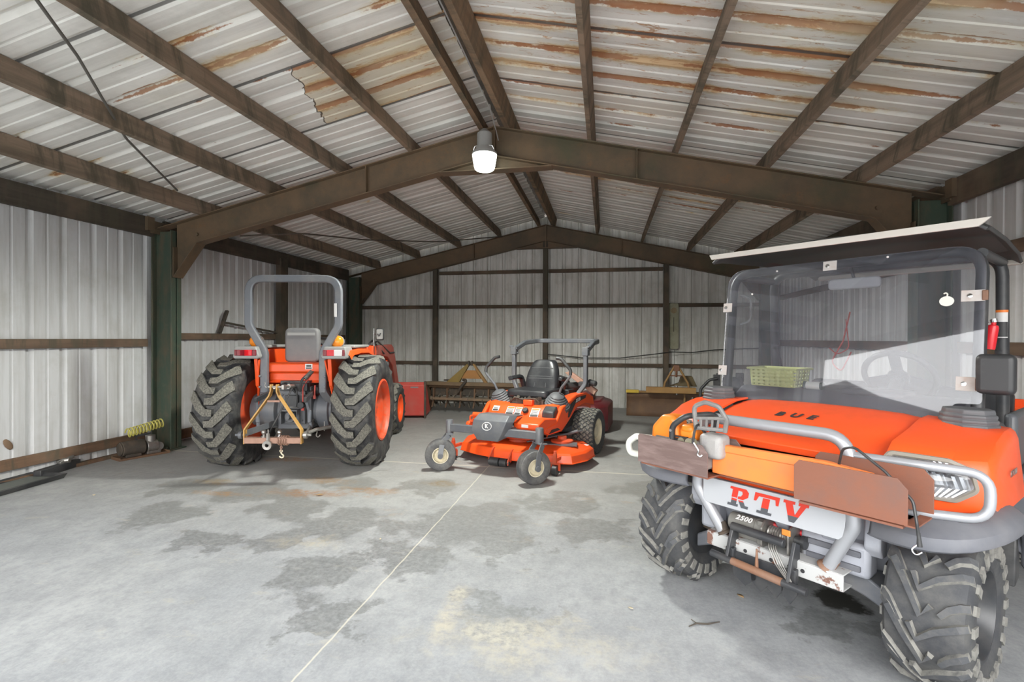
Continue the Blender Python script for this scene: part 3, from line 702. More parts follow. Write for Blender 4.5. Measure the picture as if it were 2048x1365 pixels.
m = MB(); m.cyl((-.38, 2.95, .33), (.38, 2.95, .33), .04, 12); obj('cross_tube', m, ORANGE, TR)
m = MB(); m.prism([(3.02, .05), (3.02, .55), (3.06, .60), (3.12, .60), (3.12, .56), (3.06, .52), (3.06, .10), (3.5, .06), (3.62, .05), (3.62, .03), (3.05, .03)], -.83, .83, 'yz')
bk = obj('bucket', m, RED_PINK, TR, bevel=.004)
for sg in (-1, 1):
    m = MB(); m.prism([(3.02, .03), (3.02, .60), (3.10, .60), (3.62, .05)], sg*.83, sg*.845, 'yz')
    m.b2((sg*.83, 3.0, .0), (sg*.86, 3.05, .62), m=1); obj('bucket_side', m, [RED_PINK, DARK_RUST], bk)
    m = MB(); m.b2((sg*.30, 2.9, .25), (sg*.32, 3.03, .50)); m.b2((sg*.42, 2.9, .25), (sg*.44, 3.03, .50)); obj('bucket_bracket', m, ORANGE, bk)
m = MB(); m.b2((.60, 3.014, .505), (.73, 3.018, .53)); obj('worn_label', m, pmat('worn_gray_label', (.28, .2, .2), .6), bk)
# mirror
m = MB(); m.tube([(.43, 1.30, 1.2), (.435, 1.30, 1.47)], .011, 10); m.tube([(.435, 1.3, 1.40), (.50, 1.30, 1.40)], .008, 8); obj('mirror_stem', m, CHROME, TR)
mm = MB(); pad(mm, (.515, 1.30, 1.395), (.105, .035, .16), .022, 4); mo = obj('mirror', mm, BLACK_PLASTIC, TR, bevel=.006)
mm = MB(); pad(mm, (.515, 1.28, 1.395), (.082, .008, .132), .018, 4); obj('mirror_back', mm, GRAY_LAMP, mo); mm = MB(); mm.tube(fillet([(.49, 1.272, 1.40), (.515, 1.268, 1.37), (.53, 1.272, 1.41)], .02, 3), .008, 8); obj('mirror_clamp', mm, BLACK_PLASTIC, mo)
# three point hitch with drawbar frame
YA = -.72
for sg in (-1, 1):
    x = .028
    m = MB(); pp = [(x+sg*.028, YA+.02, .91), (x+sg*.028, YA+.02, .845), (x+sg*.045, YA+.02, .80), (x+sg*.262, YA, .49), (x+sg*.262, YA, .36)]
    m.sweep(fillet(pp, .025, 3), [(-.025, -.006), (.025, -.006), (.025, .006), (-.025, .006)], up=(sg, 0, .2))
    obj('hitch_frame_bar', m, YELLOW_STEEL, TR)
m = MB(); m.b2((-.235, YA-.03, .365), (.29, YA+.03, .418)); hb = obj('hitch_crossbar', m, RUST_PINK, TR, bevel=.004)
m = MB(); m.b2((-.03, YA+.0, .745), (.085, YA+.03, .762)); obj('hitch_tie', m, RUST_PINK, TR)
for bx in (-.06, .085):
    m = MB(); m.cyl((bx, YA, .418), (bx, YA, .45), .014, 12); m.lathe([(.024, 0), (.024, .012)], 12, 'z', (bx, YA, .418)); m.ball((bx, YA, .466), .024); obj('tow_ball', m, CHROME if bx > 0 else DULL_METAL, hb)
m = MB(); m.at((-.005, YA-.05, .355)); m.lathe([(.018, -.012), (.042, -.014), (.044, 0), (.042, .014), (.018, .012)], 20, 'y', closed=True); m.at(); m.b2((-.02, YA-.04, .36), (.01, YA-.03, .46)); m.cyl((.0, YA-.045, .36), (.0, YA-.045, .5), .006, 8); obj('clevis', m, DULL_METAL, hb)
def chain(mb, pts, r=.012, wire=.0035):
    for i in range(len(pts)-1):
        a, b = Vector(pts[i]), Vector(pts[i+1]); c = (a+b)/2; d = (b-a).normalized(); L = (b-a).length*.75
        sd = d.cross(Vector((0, 1, 0)) if i % 2 else Vector((1, .3, 0))).normalized()
        ring = [c + d*(L*math.cos(t)) + sd*(r*.75*math.sin(t)) for t in [2*PI*k/10 for k in range(10)]]
        mb.tube(ring, wire, 6, closed=True)
m = MB()
for q in range(4):
    cx = .09+q*.022
    chain(m, [(cx+.006*math.sin(k), YA+.042*math.cos(2*PI*k/9)*1.0, .391+.038*math.sin(2*PI*k/9)) for k in range(10)])
chain(m, [(.118, YA-.04, .36-.018*k) for k in range(5)])
obj('chain', m, RUST_PINK, hb)
m = MB(); m.tube(fillet([(.118, YA-.04, .295), (.118, YA-.04, .275), (.14, YA-.04, .262), (.136, YA-.04, .24), (.115, YA-.04, .238), (.102, YA-.04, .252)], .015, 4), .007, 8); m.lathe([(.008, -.004), (.015, -.004), (.015, .004), (.008, .004)], 12, 'y', (.118, YA-.04, .30), closed=True); obj('hook', m, CREAM, hb)
for sg in (-1, 1):
    x = .028
    m = MB(); m.bar((sg*.17, -.12, .47), (x+sg*.30, YA+.02, .44), .02, .055); m.at((x+sg*.30, YA, .44), (0, 0, 0)); m.lathe([(.014, -.018), (.034, -.015), (.036, 0), (.034, .015), (.014, .018)], 16, 'x', closed=True); m.cyl((-.05, 0, 0), (.05, 0, 0), .012, 10)
    obj('lower_link', m, GRAY_METAL if sg < 0 else DULL_METAL, TR)
    m = MB(); m.tube([(sg*.235, -.50, .75), (sg*.25, -.45, .62)], .012, 8); m.sweep([(sg*.25, -.45, .62), (sg*.26, -.42, .46)], rect(.03, .022)); m.lathe([(.014, -.06), (.020, -.055), (.020, .055), (.014, .06)], 10, 'z', (sg*.253, -.44, .57)); obj('lift_rod', m, GRAY_MID, TR)
m = MB(); m.tube([(.03, -.2, .84), (.03, -.40, .86)], .022, 12); m.tube([(.03, -.38, .86), (.03, YA+.01, .88)], .014, 10); m.cyl((-.03, YA+.02, .885), (.11, YA+.02, .885), .012, 10); m.tube(fillet([(-.035, YA+.02, .875), (-.055, YA, .89), (-.045, YA, .925), (-.06, YA, .93)], .01, 3), .004, 6); m.box((.115, YA+.02, .885), (.02, .05, .04)); obj('top_link', m, DULL_METAL, TR)
m = MB(); m.tube(fillet([(.13, -.55, .86), (.02, -.66, .56), (.0, -.74, .47)], .06, 5), .008, 8); obj('hose', m, BLACK_PLASTIC, TR)
m = MB(); m.tube([(.30, YA, .44), (.36, -.55, .46), (.47, -.45, .47)], .018, 8); m.tube(fillet([(.37, -.55, .44), (.36, -.55, .40), (.38, -.55, .385), (.40, -.55, .41)], .01, 3), .006, 6); m.cyl((.42, -.5, .44), (.42, -.5, .53), .004, 6); obj('stabilizer', m, DULL_METAL, TR)
# ------------------------------------------------------------------ zero-turn mower facing the camera (local: x right in view, y towards its rear, z up)
MW = thing('riding_mower', 'orange zero-turn riding mower with black seat and folded roll bar', 'lawn mower', (-1.16, 4.77, 0), math.radians(-17.1))
for x, ax in ((-.512, (.55, -.83)), (.535, (.80, -.60))):
    ang = math.atan2(ax[1], ax[0])
    wheel(MW, (x, 0, .158), (0, 0, ang), .158, .078, .125, 'rib', [TIRE_GRAY], CREAM, 'caster_wheel')
    A = Vector((ax[0], ax[1], 0)); m = MB(); top = Vector((x*.985, .15, .34)); back = Vector((-ax[1], ax[0], 0))
    for s_ in (-1, 1):
        h = Vector((x, 0, .158)) + A*(.085*s_)
        m.sweep(fillet([top+A*(.07*s_)+Vector((0, 0, .01)), h+Vector((0, .035, .13)), h], .05, 4), [(-.026, -.005), (.026, -.005), (.026, .005), (-.026, .005)], up=A)
        m.cyl(h-A*.012, h+A*.016, .026, 14)
    m.box(top+Vector((0, 0, .012)), (.175, .075, .014), (0, 0, ang)); m.cyl(Vector((x, 0, .158))-A*.1, Vector((x, 0, .158))+A*.1, .01, 8)
    m.cyl(top, top+Vector((0, 0, .05)), .026, 14)
    obj('caster_fork', m, GRAY_METAL, MW, bevel=.002)
    m = MB(); m.lathe([(.040, .355), (.040, .485), (.034, .495), (.018, .498), (1e-5, .499)], 18, 'z', (x*.985, .15, 0)); obj('caster_post', m, GRAY_METAL, MW)
m = MB(); m.bar((-.50, .15, .415), (.52, .15, .42), .06, .075, up=(0, 0, 1)); m.bar((-.18, .17, .42), (-.25, .75, .40), .06, .08); m.bar((.18, .17, .42), (.25, .75, .40), .06, .08)
obj('front_frame', m, GRAY_METAL, MW, bevel=.006)
# grey nose cover with emblem
m = MB()
rows = [[(-.185, .20, .36), (-.13, .10, .33), (.10, .10, .33), (.17, .17, .37)], [(-.19, .16, .43), (-.185, .075, .43), (.16, .075, .43), (.215, .15, .45)], [(-.185, .16, .50), (-.175, .10, .525), (.19, .10, .525), (.235, .18, .52)], [(-.165, .30, .555), (-.16, .18, .575), (.185, .18, .575), (.225, .28, .565)], [(-.16, .42, .55), (-.155, .36, .565), (.19, .36, .565), (.22, .42, .555)]]
m.grid(rows); cv = obj('nose_cover', m, GRAY_METAL, MW, solid=.014, bevel=.008, smooth=30)
e = MB(); cx, cz, cy = -.005, .478, .070
def tilt(x, z, d=0): return (x, cy + (z-cz)*.26 - d, z)
def ell(a, b, d, n=28): return [tilt(cx+a*math.cos(2*PI*k/n), cz+b*math.sin(2*PI*k/n), d) for k in range(n)]
e.tube(ell(.052, .037, .006), .0035, 6, closed=True)
obj('emblem', e, DECAL, cv)
text('emblem', 'K', .052, DECAL, cv, basis(tilt(cx, cz, .007), (1, 0, 0), (0, .26, 1)), shear=-.2, offset=.002)
# orange foot platform pieces
m = MB(); m.at((-.245, .34, .49)); m.cyl((-.085, 0, .045), (.09, 0, .045), .028, 14); m.cyl((-.085, 0, .0), (.09, 0, 0), .024, 14); m.b2((-.085, 0, -.02), (.10, .10, .05)); m.tube(fillet([(-.08, 0, .03), (-.125, 0, .03), (-.125, 0, -.03), (-.08, 0, -.03)], .03, 4), .012, 8)
obj('latch_tube', m, ORANGE, MW, bevel=.003)
m = MB(); m.prism([(.26, .445), (.26, .50), (.40, .54), (.72, .50), (.72, .40), (.40, .40)], .19, .47, 'yz'); fp = obj('foot_plate', m, ORANGE, MW, bevel=.012)
m = MB(); m.b2((.28, .2575, .462), (.355, .262, .492)); obj('label', m, DECAL, fp)
m = MB(); m.b2((-.45, .5, .36), (.45, .95, .385)); obj('floor_pan', m, GRAY_METAL, MW, bevel=.004)
# body shell: sloping orange front with fenders either side
m = MB()
def brow(y, z, w, zin): return [(-w, y, z-.16), (-w, y, z-.02), (-w+.06, y, z), (-.2, y, zin), (.2, y, zin), (w-.06, y, z), (w, y, z-.02), (w, y, z-.16)]
rows = [brow(.70, .44, .36, .42), brow(.72, .50, .37, .49), brow(.80, .585, .39, .575), brow(.86, .625, .42, .60), brow(1.05, .66, .44, .60), brow(1.35, .70, .45, .62), brow(1.62, .69, .45, .62), brow(1.85, .64, .44, .60), brow(1.95, .55, .42, .52)]
m.grid(rows)
bd = obj('body', m, ORANGE, MW, solid=.012, bevel=.01, smooth=50)
for sg in (-1, 1):
    m = MB(); m.prism([(.40, .40), (.42, .44), (.70, .46), (.86, .60), (1.30, .70), (1.66, .69), (1.9, .62), (1.95, .50), (1.6, .56), (1.3, .54), (1.05, .42), (.85, .34), (.50, .36)], sg*.425, sg*.475, 'yz')
    sp = obj('side_panel', m, ORANGE, MW, bevel=.012)
    m = MB(); m.prism([(1.02, .47), (1.06, .60), (1.30, .665), (1.62, .665), (1.60, .63), (1.25, .60), (1.06, .47)], sg*.476, sg*.480, 'yz'); obj('decal', m, DECAL_DARK, sp)
    m = MB(); m.prism([(.50, .372), (.56, .405), (.72, .40), (.80, .372)], sg*.476, sg*.480, 'yz'); obj('decal', m, DECAL_DARK, sp)
    if sg > 0: text('decal_lettering', 'ZD326', .055, DECAL, sp, basis((.4815, 1.33, .633), (0, 1, .10), (0, -.1, 1)), shear=.2)
    if sg > 0:
        m = MB(); m.prism([(.70, .47), (.70, .56), (.80, .62), (.84, .56), (.80, .44), (.74, .42)], .30, .44, 'yz'); obj('cup_holder', m, BLACK_PLASTIC, MW, bevel=.015)
# warning labels and fuel cap on the sloping front
def pan(x, t, d=0):   # point on the front panel, t 0..1 upwards
    y = .72+.08*t; z = .49+.085*t; return (x, y-.73*d-.011, z+.69*d+.006)
def panlabel(x0, x1, t0, t1, head, nm='warning_label'):
    m = MB()
    def q(xa, xb, ta, tb, d, mi): ids = [m.v(pan(xa, ta, d)), m.v(pan(xb, ta, d)), m.v(pan(xb, tb, d)), m.v(pan(xa, tb, d))]; m.f(ids, mi)
    q(x0, x1, t0, t1, .004, 0); h = t1-t0
    if head: q(x0+.006, x1-.006, t1-h*.22, t1-h*.06, .0055, 2)
    q(x0+.006, x1-.006, t0+h*.06, t0+h*.30, .0055, 1)
    for k in range(4): q(x0+.008, x1-.012-.006*(k % 2), t0+h*(.36+.1*k), t0+h*(.41+.1*k), .0055, 1)
    obj(nm, m, [DECAL, DECAL_DARK, DECAL_ORANGE], bd)
panlabel(-.33, -.25, .35, .95, 0); panlabel(-.15, -.055, .02, .98, 1); panlabel(-.045, .035, .02, .98, 1); panlabel(.15, .25, -.05, .98, 1)
m = MB(); m.T = basis(pan(.085, .6, .003), (1, 0, 0), (0, .69, .73)); m.lathe([(.034, 0), (.034, .022), (.028, .03), (1e-5, .03)], 12, 'z'); obj('fuel_cap', m, BLACK_PLASTIC, bd)
m = MB(); m.b2((.02, .82, .60), (.13, .90, .66)); obj('latch_box', m, ORANGE, bd, bevel=.006)
m = MB(); m.b2((-.18, .88, .56), (.24, 1.35, .66))
for k in range(9): m.box((-.16+.045*k, .875+.01*(k % 2), .655+.012*(k % 3)), (.03, .03, .03), (.3*k, .2*k, .1))
m.tube(fillet([(-.17, .87, .62), (-.1, .85, .68), (0, .86, .66), (.15, .85, .68), (.2, .87, .63)], .03, 3), .008, 6); obj('seat_mount', m, DARK_RUST, MW)
# seat
st = MB()
for z, w, y, th in (): pass
prof = [(-.235, 0), (-.23, .06), (.23, .06), (.235, 0)]
rows = []
for z, w, y in ((.70, .20, 1.30), (.76, .215, 1.305), (.86, .215, 1.335), (.96, .195, 1.375), (1.04, .165, 1.41), (1.075, .13, 1.43), (1.085, .10, 1.445)):
    rows.append([(-w, y+.075, z), (-w, y+.02, z), (-w*.72, y-.004, z+.004), (-w*.3, y+.006, z+.006), (w*.3, y+.006, z+.006), (w*.72, y-.004, z+.004), (w, y+.02, z), (w, y+.075, z)])
st.grid(rows); st.f([st.v(p) for p in rows[-1]]); back = [[(p[0], p[1]+.002, p[2]) for p in (r[0], r[-1])] for r in rows]; st.grid(back)
sb = obj('seat_back', st, BLACK_VINYL, MW, subd=1, smooth=180)
sm = MB()
for x in (-.075, .075): sm.tube([(x*(1-.25*(k/5)), 1.296+.135*(k/5)**1.15+.012, .76+.29*k/5) for k in range(6)], .0045, 6)
for z, w, yy in ((.86, .16, 1.343), (.885, .155, 1.352), (.985, .14, 1.39)): sm.tube([(-w, yy-.006, z), (-.06, yy, z+.004), (.06, yy, z+.004), (w, yy-.006, z)], .004, 6)
obj('stitching', sm, pmat('seam_gray', (.085, .087, .09), .5), sb)
st = MB(); pts = fillet([(-.27, .93, 0), (.27, .93, 0), (.25, 1.42, 0), (-.25, 1.42, 0)], .08, 5, True); st.prism([(p.x, p.y) for p in pts], .665, .755, 'xy'); obj('seat_cushion', st, BLACK_VINYL, MW, bevel=.03, segs=4)
m = MB(); m.sweep(fillet([(-.27, 1.44, .74), (-.29, 1.40, .86), (-.30, 1.34, .875), (-.30, 1.12, .87)], .04, 4), rect(.06, .05)); obj('armrest', m, BLACK_VINYL, MW, bevel=.012)
m = MB(); m.sweep(fillet([(.25, 1.44, .74), (.28, 1.40, .86), (.285, 1.34, .875), (.285, 1.26, .87)], .04, 4), rect(.05, .045)); obj('armrest', m, BLACK_VINYL, MW, bevel=.012)
# boots and steering levers
for sg in (-1, 1):
    m = MB(); m.at((sg*.345, 1.0, .60), (.35, sg*.25, 0)); P = [(.15, -.03)]
    for k in range(6): r = .15-.015*k; P += [(r, .004+.022*k), (r+.006, .014+.022*k), (r-.004, .022+.022*k)]
    P += [(.03, .15), (1e-5, .152)]; m.lathe(P, 24, 'z'); obj('lever_boot', m, RUBBER_BOOT, MW)
    m = MB(); m.tube(fillet([(sg*.38, .97, .70), (sg*.42, .96, .80), (sg*.535, .94, .935), (sg*.535, .95, 1.0), (sg*.42, .96, 1.12), (sg*.36, .96, 1.13)], [0, .05, .06, .06, .06, 0], 5), .014, 10); lv = obj('control_lever', m, GRAY_METAL, MW)
    m = MB(); m.tube(fillet([(sg*.535, .94, .95), (sg*.535, .95, 1.0), (sg*.42, .96, 1.12), (sg*.36, .96, 1.13)], .06, 5), .019, 10); obj('grip', m, BLACK_PLASTIC, lv)
# roll bar folded back
for sg in (-1, 1):
    m = MB(); m.sweep(fillet([(sg*.36, 1.48, .60), (sg*.42, 1.54, .70), (sg*.485, 1.58, .80), (sg*.485, 1.58, 1.20)], .12, 6), rect(.05, .06), up=(0, 1, 0))
    m.box((sg*.485, 1.585, 1.19), (.075, .085, .10)); m.cyl((sg*.44, 1.57, 1.215), (sg*.53, 1.57, 1.215), .015, 10); m.cyl((sg*.44, 1.60, 1.16), (sg*.53, 1.60, 1.16), .013, 10); m.box((sg*.515, 1.555, 1.245), (.05, .02, .02))
    obj('roll_bar_post', m, GRAY_METAL, MW, bevel=.004)
m = MB(); m.sweep(fillet([(-.485, 1.58, 1.20), (-.47, 1.86, 1.29), (-.40, 2.16, 1.315), (.46, 2.16, 1.315), (.485, 1.86, 1.29), (.485, 1.58, 1.18)], [0, .2, .12, .10, .12, 0], 6), rect(.05, .06), up=(0, 0, 1)); obj('roll_bar_hoop', m, GRAY_METAL, MW, bevel=.004)
# engine behind the seat
m = MB(); m.b2((-.28, 1.55, .50), (.28, 2.0, .72)); m.lathe([(.17, .72), (.18, .76), (.15, .84), (.06, .87), (1e-5, .87)], 24, 'z', (.02, 1.8, 0)); m.cyl((.18, 1.62, .74), (.30, 1.86, .74), .055, 12); m.cyl((.10, 1.55, .86), (.22, 1.60, .80), .04, 12)
obj('engine', m, BLACK_PLASTIC, MW, bevel=.01)
m = MB(); m.prism([(-.02, 0), (.05, .02), (.40, -.20), (.36, -.26)], 0, .06, 'xz'); obj('belt_guard', m, RUST_PINK, MW, loc=(.20, 1.66, .92), bevel=.006)
m = MB(); m.cyl((.60, 1.62, .80), (.50, 1.66, .82), .035, 12); m.b2((.38, 1.6, .76), (.52, 1.72, .82)); obj('air_intake', m, BLACK_PLASTIC, MW, bevel=.01)
# rear wheels
for sg in (-1, 1):
    wheel(MW, (sg*.57, 1.46, .262), (0, 0, 0 if sg > 0 else PI), .258, .145, .25, 'turf', [TIRE_MUD, TIRE_MUD, LUG], CREAM, 'rear_wheel')
m = MB(); m.cyl((-.5, 1.46, .262), (.5, 1.46, .262), .05, 12); m.b2((-.36, .8, .30), (-.28, 2.0, .44)); m.b2((.28, .8, .30), (.36, 2.0, .44)); m.b2((-.25, 1.2, .26), (.25, 1.7, .48)); obj('chassis', m, GRAY_METAL, MW, bevel=.006)
# mower deck
m = MB()
out = [(-.76, .86), (-.62, .54), (-.36, .44), (.02, .37), (.42, .40), (.72, .52), (.80, .72), (.80, .98), (.62, 1.22), (.3, 1.30), (-.3, 1.30), (-.6, 1.18), (-.76, 1.02)]
def off(k, z): return [((x-.0)*k, .84+(y-.84)*k, z) for x, y in out]
rings = [off(1.0, .085), off(1.015, .09), off(1.0, .10), off(.985, .165), off(.955, .185), off(.86, .192), off(.82, .20), off(.60, .225), off(.1, .225)]
m.grid([r+[r[0]] for r in rings]); dk = obj('mower_deck', m, ORANGE, MW, bevel=.004, smooth=32)
m = MB(); m.b2((-.75, .30, 0), (-.745, .31, .001)) if False else None
for x, y in ((-.45, .82), (.02, .74), (.48, .84)): m.lathe([(.12, .21), (.12, .255), (.05, .265), (.05, .30), (1e-5, .30)], 20, 'z', (x, y, 0))
m.b2((-.30, .55, .22), (-.24, .70, .285)); m.b2((-.22, .52, .22), (-.20, .62, .30)); m.cyl((-.3, .6, .27), (.3, .62, .27), .013, 8)
obj('spindle_cover', m, ORANGE_DUSTY, dk, bevel=.006)
m = MB(); m.bar((.28, .70, .225), (.66, .82, .225), .13, .02); m.bar((.25, .55, .38), (.45, 1.0, .24), .02, .03); m.cyl((.50, .95, .30), (.60, 1.0, .335), .016, 8); m.bar((.2, .55, .26), (.62, 1.05, .33), .025, .012); obj('deck_linkage', m, GRAY_METAL, dk)
m = MB(); m.cyl((-.11, .315, .072), (.0, .315, .072), .043, 18); m.cyl((.015, .315, .072), (.09, .315, .072), .043, 18); m.cyl((-.13, .315, .072), (.12, .315, .072), .016, 10); obj('front_roller', m, BLACK_PLASTIC, dk)
m = MB()
for x in (-.118, .105):
    m = MB(); m.prism([(.30, .05), (.30, .10), (.40, .20), (.43, .19), (.43, .10)], x-.006, x+.006, 'yz'); obj('roller_bracket', m, ORANGE_DUSTY, dk)
for x, y in ((.60, .36), (-.64, .42)):
    m = MB(); m.cyl((x-.03, y, .05), (x+.03, y, .05), .048, 16); w_ = obj('anti_scalp_wheel', m, BLACK_PLASTIC, dk, bevel=.008)
    m = MB(); m.sweep(fillet([(x-.045, y, .05), (x-.045, y, .118), (x+.045, y, .118), (x+.045, y, .05)], .01, 3), [(-.012, -.003), (.012, -.003), (.012, .003), (-.012, .003)], up=(0, 1, 0)); m.bar((x, y, .12), (x, y, .215), .032, .032); m.bar((x, y, .15), (x, y+.16, .15), .03, .03); m.lathe([(.016, .215), (.016, .24), (1e-5, .245)], 10, 'z', (x, y, 0)); obj('wheel_bracket', m, ORANGE_DUSTY, dk)
m = MB(); m.b2((.66, .98, .186), (.72, 1.04, .19)); obj('label', m, DECAL, dk)
# ------------------------------------------------------------------ utility vehicle facing the camera (local: x right in view, y towards its rear, z up)
RV = thing('utility_vehicle', 'orange utility vehicle with clear windshield, white bumper guard and winch', 'utility vehicle', (.90, 2.645, 0), math.radians(-43.1))
AT = [TIRE_MUD, pmat('dusty_lug_edges', (.215, .21, .19), .8, dirt=(.075, .075, .075), amt=.85, sc=30), pmat('worn_gray_lug', (.058, .061, .067), .65, dirt=(.125, .12, .112), amt=.6, sc=25)]
def both(fn):
    for sg in (-1, 1): fn(sg)
def w_(sg):
    wheel(RV, (sg*.575, 0, .318), (0, 0, 0 if sg > 0 else PI), .318, .165, .255, 'atv', AT, BLACK_METAL, 'front_wheel', -1 if sg > 0 else 1)
    wheel(RV, (sg*.56, 1.80, .318), (0, 0, 0 if sg > 0 else PI), .318, .165, .255, 'atv', AT, BLACK_METAL, 'rear_wheel', -1 if sg > 0 else 1)
both(w_)
# suspension
def arm(sg):
    m = MB(); m.prism([(sg*.20, .30), (sg*.20, .37), (sg*.33, .36), (sg*.46, .285), (sg*.46, .215), (sg*.33, .27)], -.10, .06, 'xz'); obj('suspension_arm', m, GRAY_MID, RV, bevel=.008)
    m = MB(); m.tube([(sg*.16, .06, .44), (sg*.45, .08, .37)], .016, 12); m.tube([(sg*.12, .06, .44), (sg*.20, .062, .43)], .026, 12); obj('tie_rod', m, RUST_PIPE, RV)
    m = MB(); m.tube([(sg*.42, .02, .36), (sg*.36, .06, .70)], .035, 12); m.tube([(sg*.43, .0, .30), (sg*.42, .02, .42)], .05, 12); obj('strut', m, DARK_RUST, RV)
    m = MB(); m.tube(fillet([(sg*.2, .02, .50), (sg*.3, .0, .44), (sg*.45, .02, .46)], .06, 4), .012, 8); obj('brake_hose', m, BLACK_PLASTIC, RV)
both(arm)
m = MB(); m.b2((-.22, .0, .30), (.22, 2.1, .42)); m.b2((-.12, -.16, .28), (.12, .1, .42)); obj('chassis', m, BLACK_METAL, RV, bevel=.01)
m = MB(); m.b2((-.40, .10, .40), (.40, .34, .80)); obj('front_bulkhead', m, BLACK_PLASTIC, RV, bevel=.01)
# hood: centre panel
def hz(x, y):
    t = (y+.20)/.56; e = max(0, abs(x)-.30)/.12
    return .855+.135*math.sin(min(1, max(0, t))*PI/2*.98)+.012*(1-(x/.42)**2)-.010*e*e
rows = []
for y in (-.20, -.17, -.12, -.04, .06, .18, .30, .36):
    rows.append([(x, y+.05*(x/.42)**2*(1 if y < 0 else 0), hz(x, y)) for x in [-.42+.084*k for k in range(11)]])
lip = [[(p[0], p[1]+.012+.0*k, p[2]-.03*k) for p in rows[0]] for k in (1,)]
m = MB(); m.grid(lip+rows); hood = obj('hood', m, ORANGE, RV, solid=.014, bevel=.005, smooth=45)
def on_hood(x, y): return basis((x, y, hz(x, y)+.010), (1, 0, 0), (0, 1, .30))
for ch, x in (('B', -.105), ('U', -.03), ('E', .045)): text('stencil_letter', ch, .068, DECAL_DARK, hood, on_hood(x, .075), shear=.22, extrude=.001, offset=.002)
# cowl strip between hood and screen
m = MB(); m.b2((-.46, .34, .93), (.46, .42, .985)); obj('cowl', m, BLACK_PLASTIC, RV, bevel=.01)
# front fenders with lamp openings
def wing(sg):
    X = [.425, .47, .54, .61, .665, .695, .705, .715, .72]
    def sec(x, k):
        # section in yz going from lower front edge up, over and back
        fx = (x-.425)/.295; fr = -.20+.16*fx**1.8
        tz = .94-.015*fx
        return [(fr+.01, .70), (fr-.004, .76), (fr, .80), (fr+.012, .855), (fr+.035, .895), (fr+.10, .935-.02*fx), (.10, .965-.02*fx), (.19, .985-.02*fx), (.25, .995-.02*fx), (.36, .998-.02*fx)]
    rows = [[(sg*x, y, z) for y, z in sec(x, k)] for k, x in enumerate(X[:6])]
    # outer side
    base = sec(.695, 0)
    for dx, ins in ((.707, .012), (.715, .035)): rows.append([(sg*dx, y+ins*.8 if i < 5 else y, z-ins if i >= 4 else z) for i, (y, z) in enumerate(base)])
    rows.append([(sg*.728, min(y+.02+.05*i, .42), .70) for i, (y, z) in enumerate(base)])
    m = MB(); m.grid(rows); o = obj('front_fender', m, ORANGE, RV, solid=.012, bevel=.006, smooth=50)
    # lamp: bezel, reflector, lens
    def Q(u, v, d=0):
        def I(v, T):
            for (a, x0), (b, x1) in zip(T, T[1:]):
                if v <= b: return x0+(x1-x0)*(v-a)/(b-a)
            return T[-1][1]
        lo_, hi_ = I(v, ((0, .16), (.75, -.02), (1, .04))), I(v, ((0, .80), (.3, 1.0), (.8, .93), (1, .70)))
        return P(lo_+(hi_-lo_)*u, v, d)
    def P(u, v, d=0):   # u 0..1 across, v 0..1 up
        x = .435+.245*u; fx = (x-.425)/.295; fr = -.20+.16*fx**1.8; z = .770+.135*v-.012*u
        return (sg*x, fr-.010-d+max(0, v-.62)*.10, z)
    ring = fillet([P(.16, .02), P(.80, 0.0), P(1.0, .30), P(.93, .80), P(.70, .98), P(.04, 1.0), P(-.02, .75)], .018, 3, True)
    b = MB(); b.tube([(q[0], q[1]-.012, q[2]) for q in ring], .013, 6, closed=True); bz = obj('headlight', b, pmat('amber_gray_bezel', (.24, .215, .18), .5), RV)
    r = MB(); cols = [[Q(u, v, .020) for u in [k/24 for k in range(25)]] for v in (.04, .3, .36, .64, .70, .96)]
    for j, row in enumerate(cols):
        for i, p in enumerate(row): row[i] = (p[0], p[1]+(.003 if (i % 2) else 0)+(.010 if j in (2, 3) and 8 < i < 18 else 0), p[2])
    r.grid(cols); obj('reflector', r, pmat('lamp_reflector', (.46, .47, .49), .2, metal=.9), bz, smooth=10)
    l = MB(); l.grid([[Q(u, v, .032) for u in [k/6 for k in range(7)]] for v in (.02, .35, .65, .98)]); obj('headlight_lens', l, CLEAR, bz, smooth=60)
def clear(name, tint=(.96, .97, .98), haze=.02, rough=.03, hz_col=(.8, .8, .85), ior=1.5):
    t = NT(name); tr = t.n('BsdfTransparent'); tr.inputs[0].default_value = (*tint, 1); gl = t.n('BsdfGlossy'); gl.inputs['Roughness'].default_value = rough
    fr = t.n('Fresnel'); fr.inputs[0].default_value = ior; df = t.n('BsdfDiffuse'); df.inputs[0].default_value = (*hz_col, 1)
    a = t.n('MixShader'); b = t.n('MixShader'); t.t.links.new(fr.outputs[0], a.inputs[0]); t.t.links.new(tr.outputs[0], a.inputs[1]); t.t.links.new(gl.outputs[0], a.inputs[2])
    hzf = t.ramp(t.noise(3, 5, .7, t.coord((1, 1, .5))), .3, .75, haze*.6, haze*1.5)
    t.put(b.inputs[0], hzf); t.t.links.new(a.outputs[0], b.inputs[1]); t.t.links.new(df.outputs[0], b.inputs[2]); t.t.links.new(b.outputs[0], t.out.inputs[0]); return t.mat
CLEAR = clear('clear_lens_plastic')
SCREEN = clear('scratched_clear_plastic', (.88, .885, .90), .045, .02, (.72, .75, .88), 1.62)
both(wing)
text('fender_decal', 'RTV900', .034, DULL_METAL, RV, basis((.733, .20, .83), (0, 1, 0), (0, 0, 1)), shear=.15)
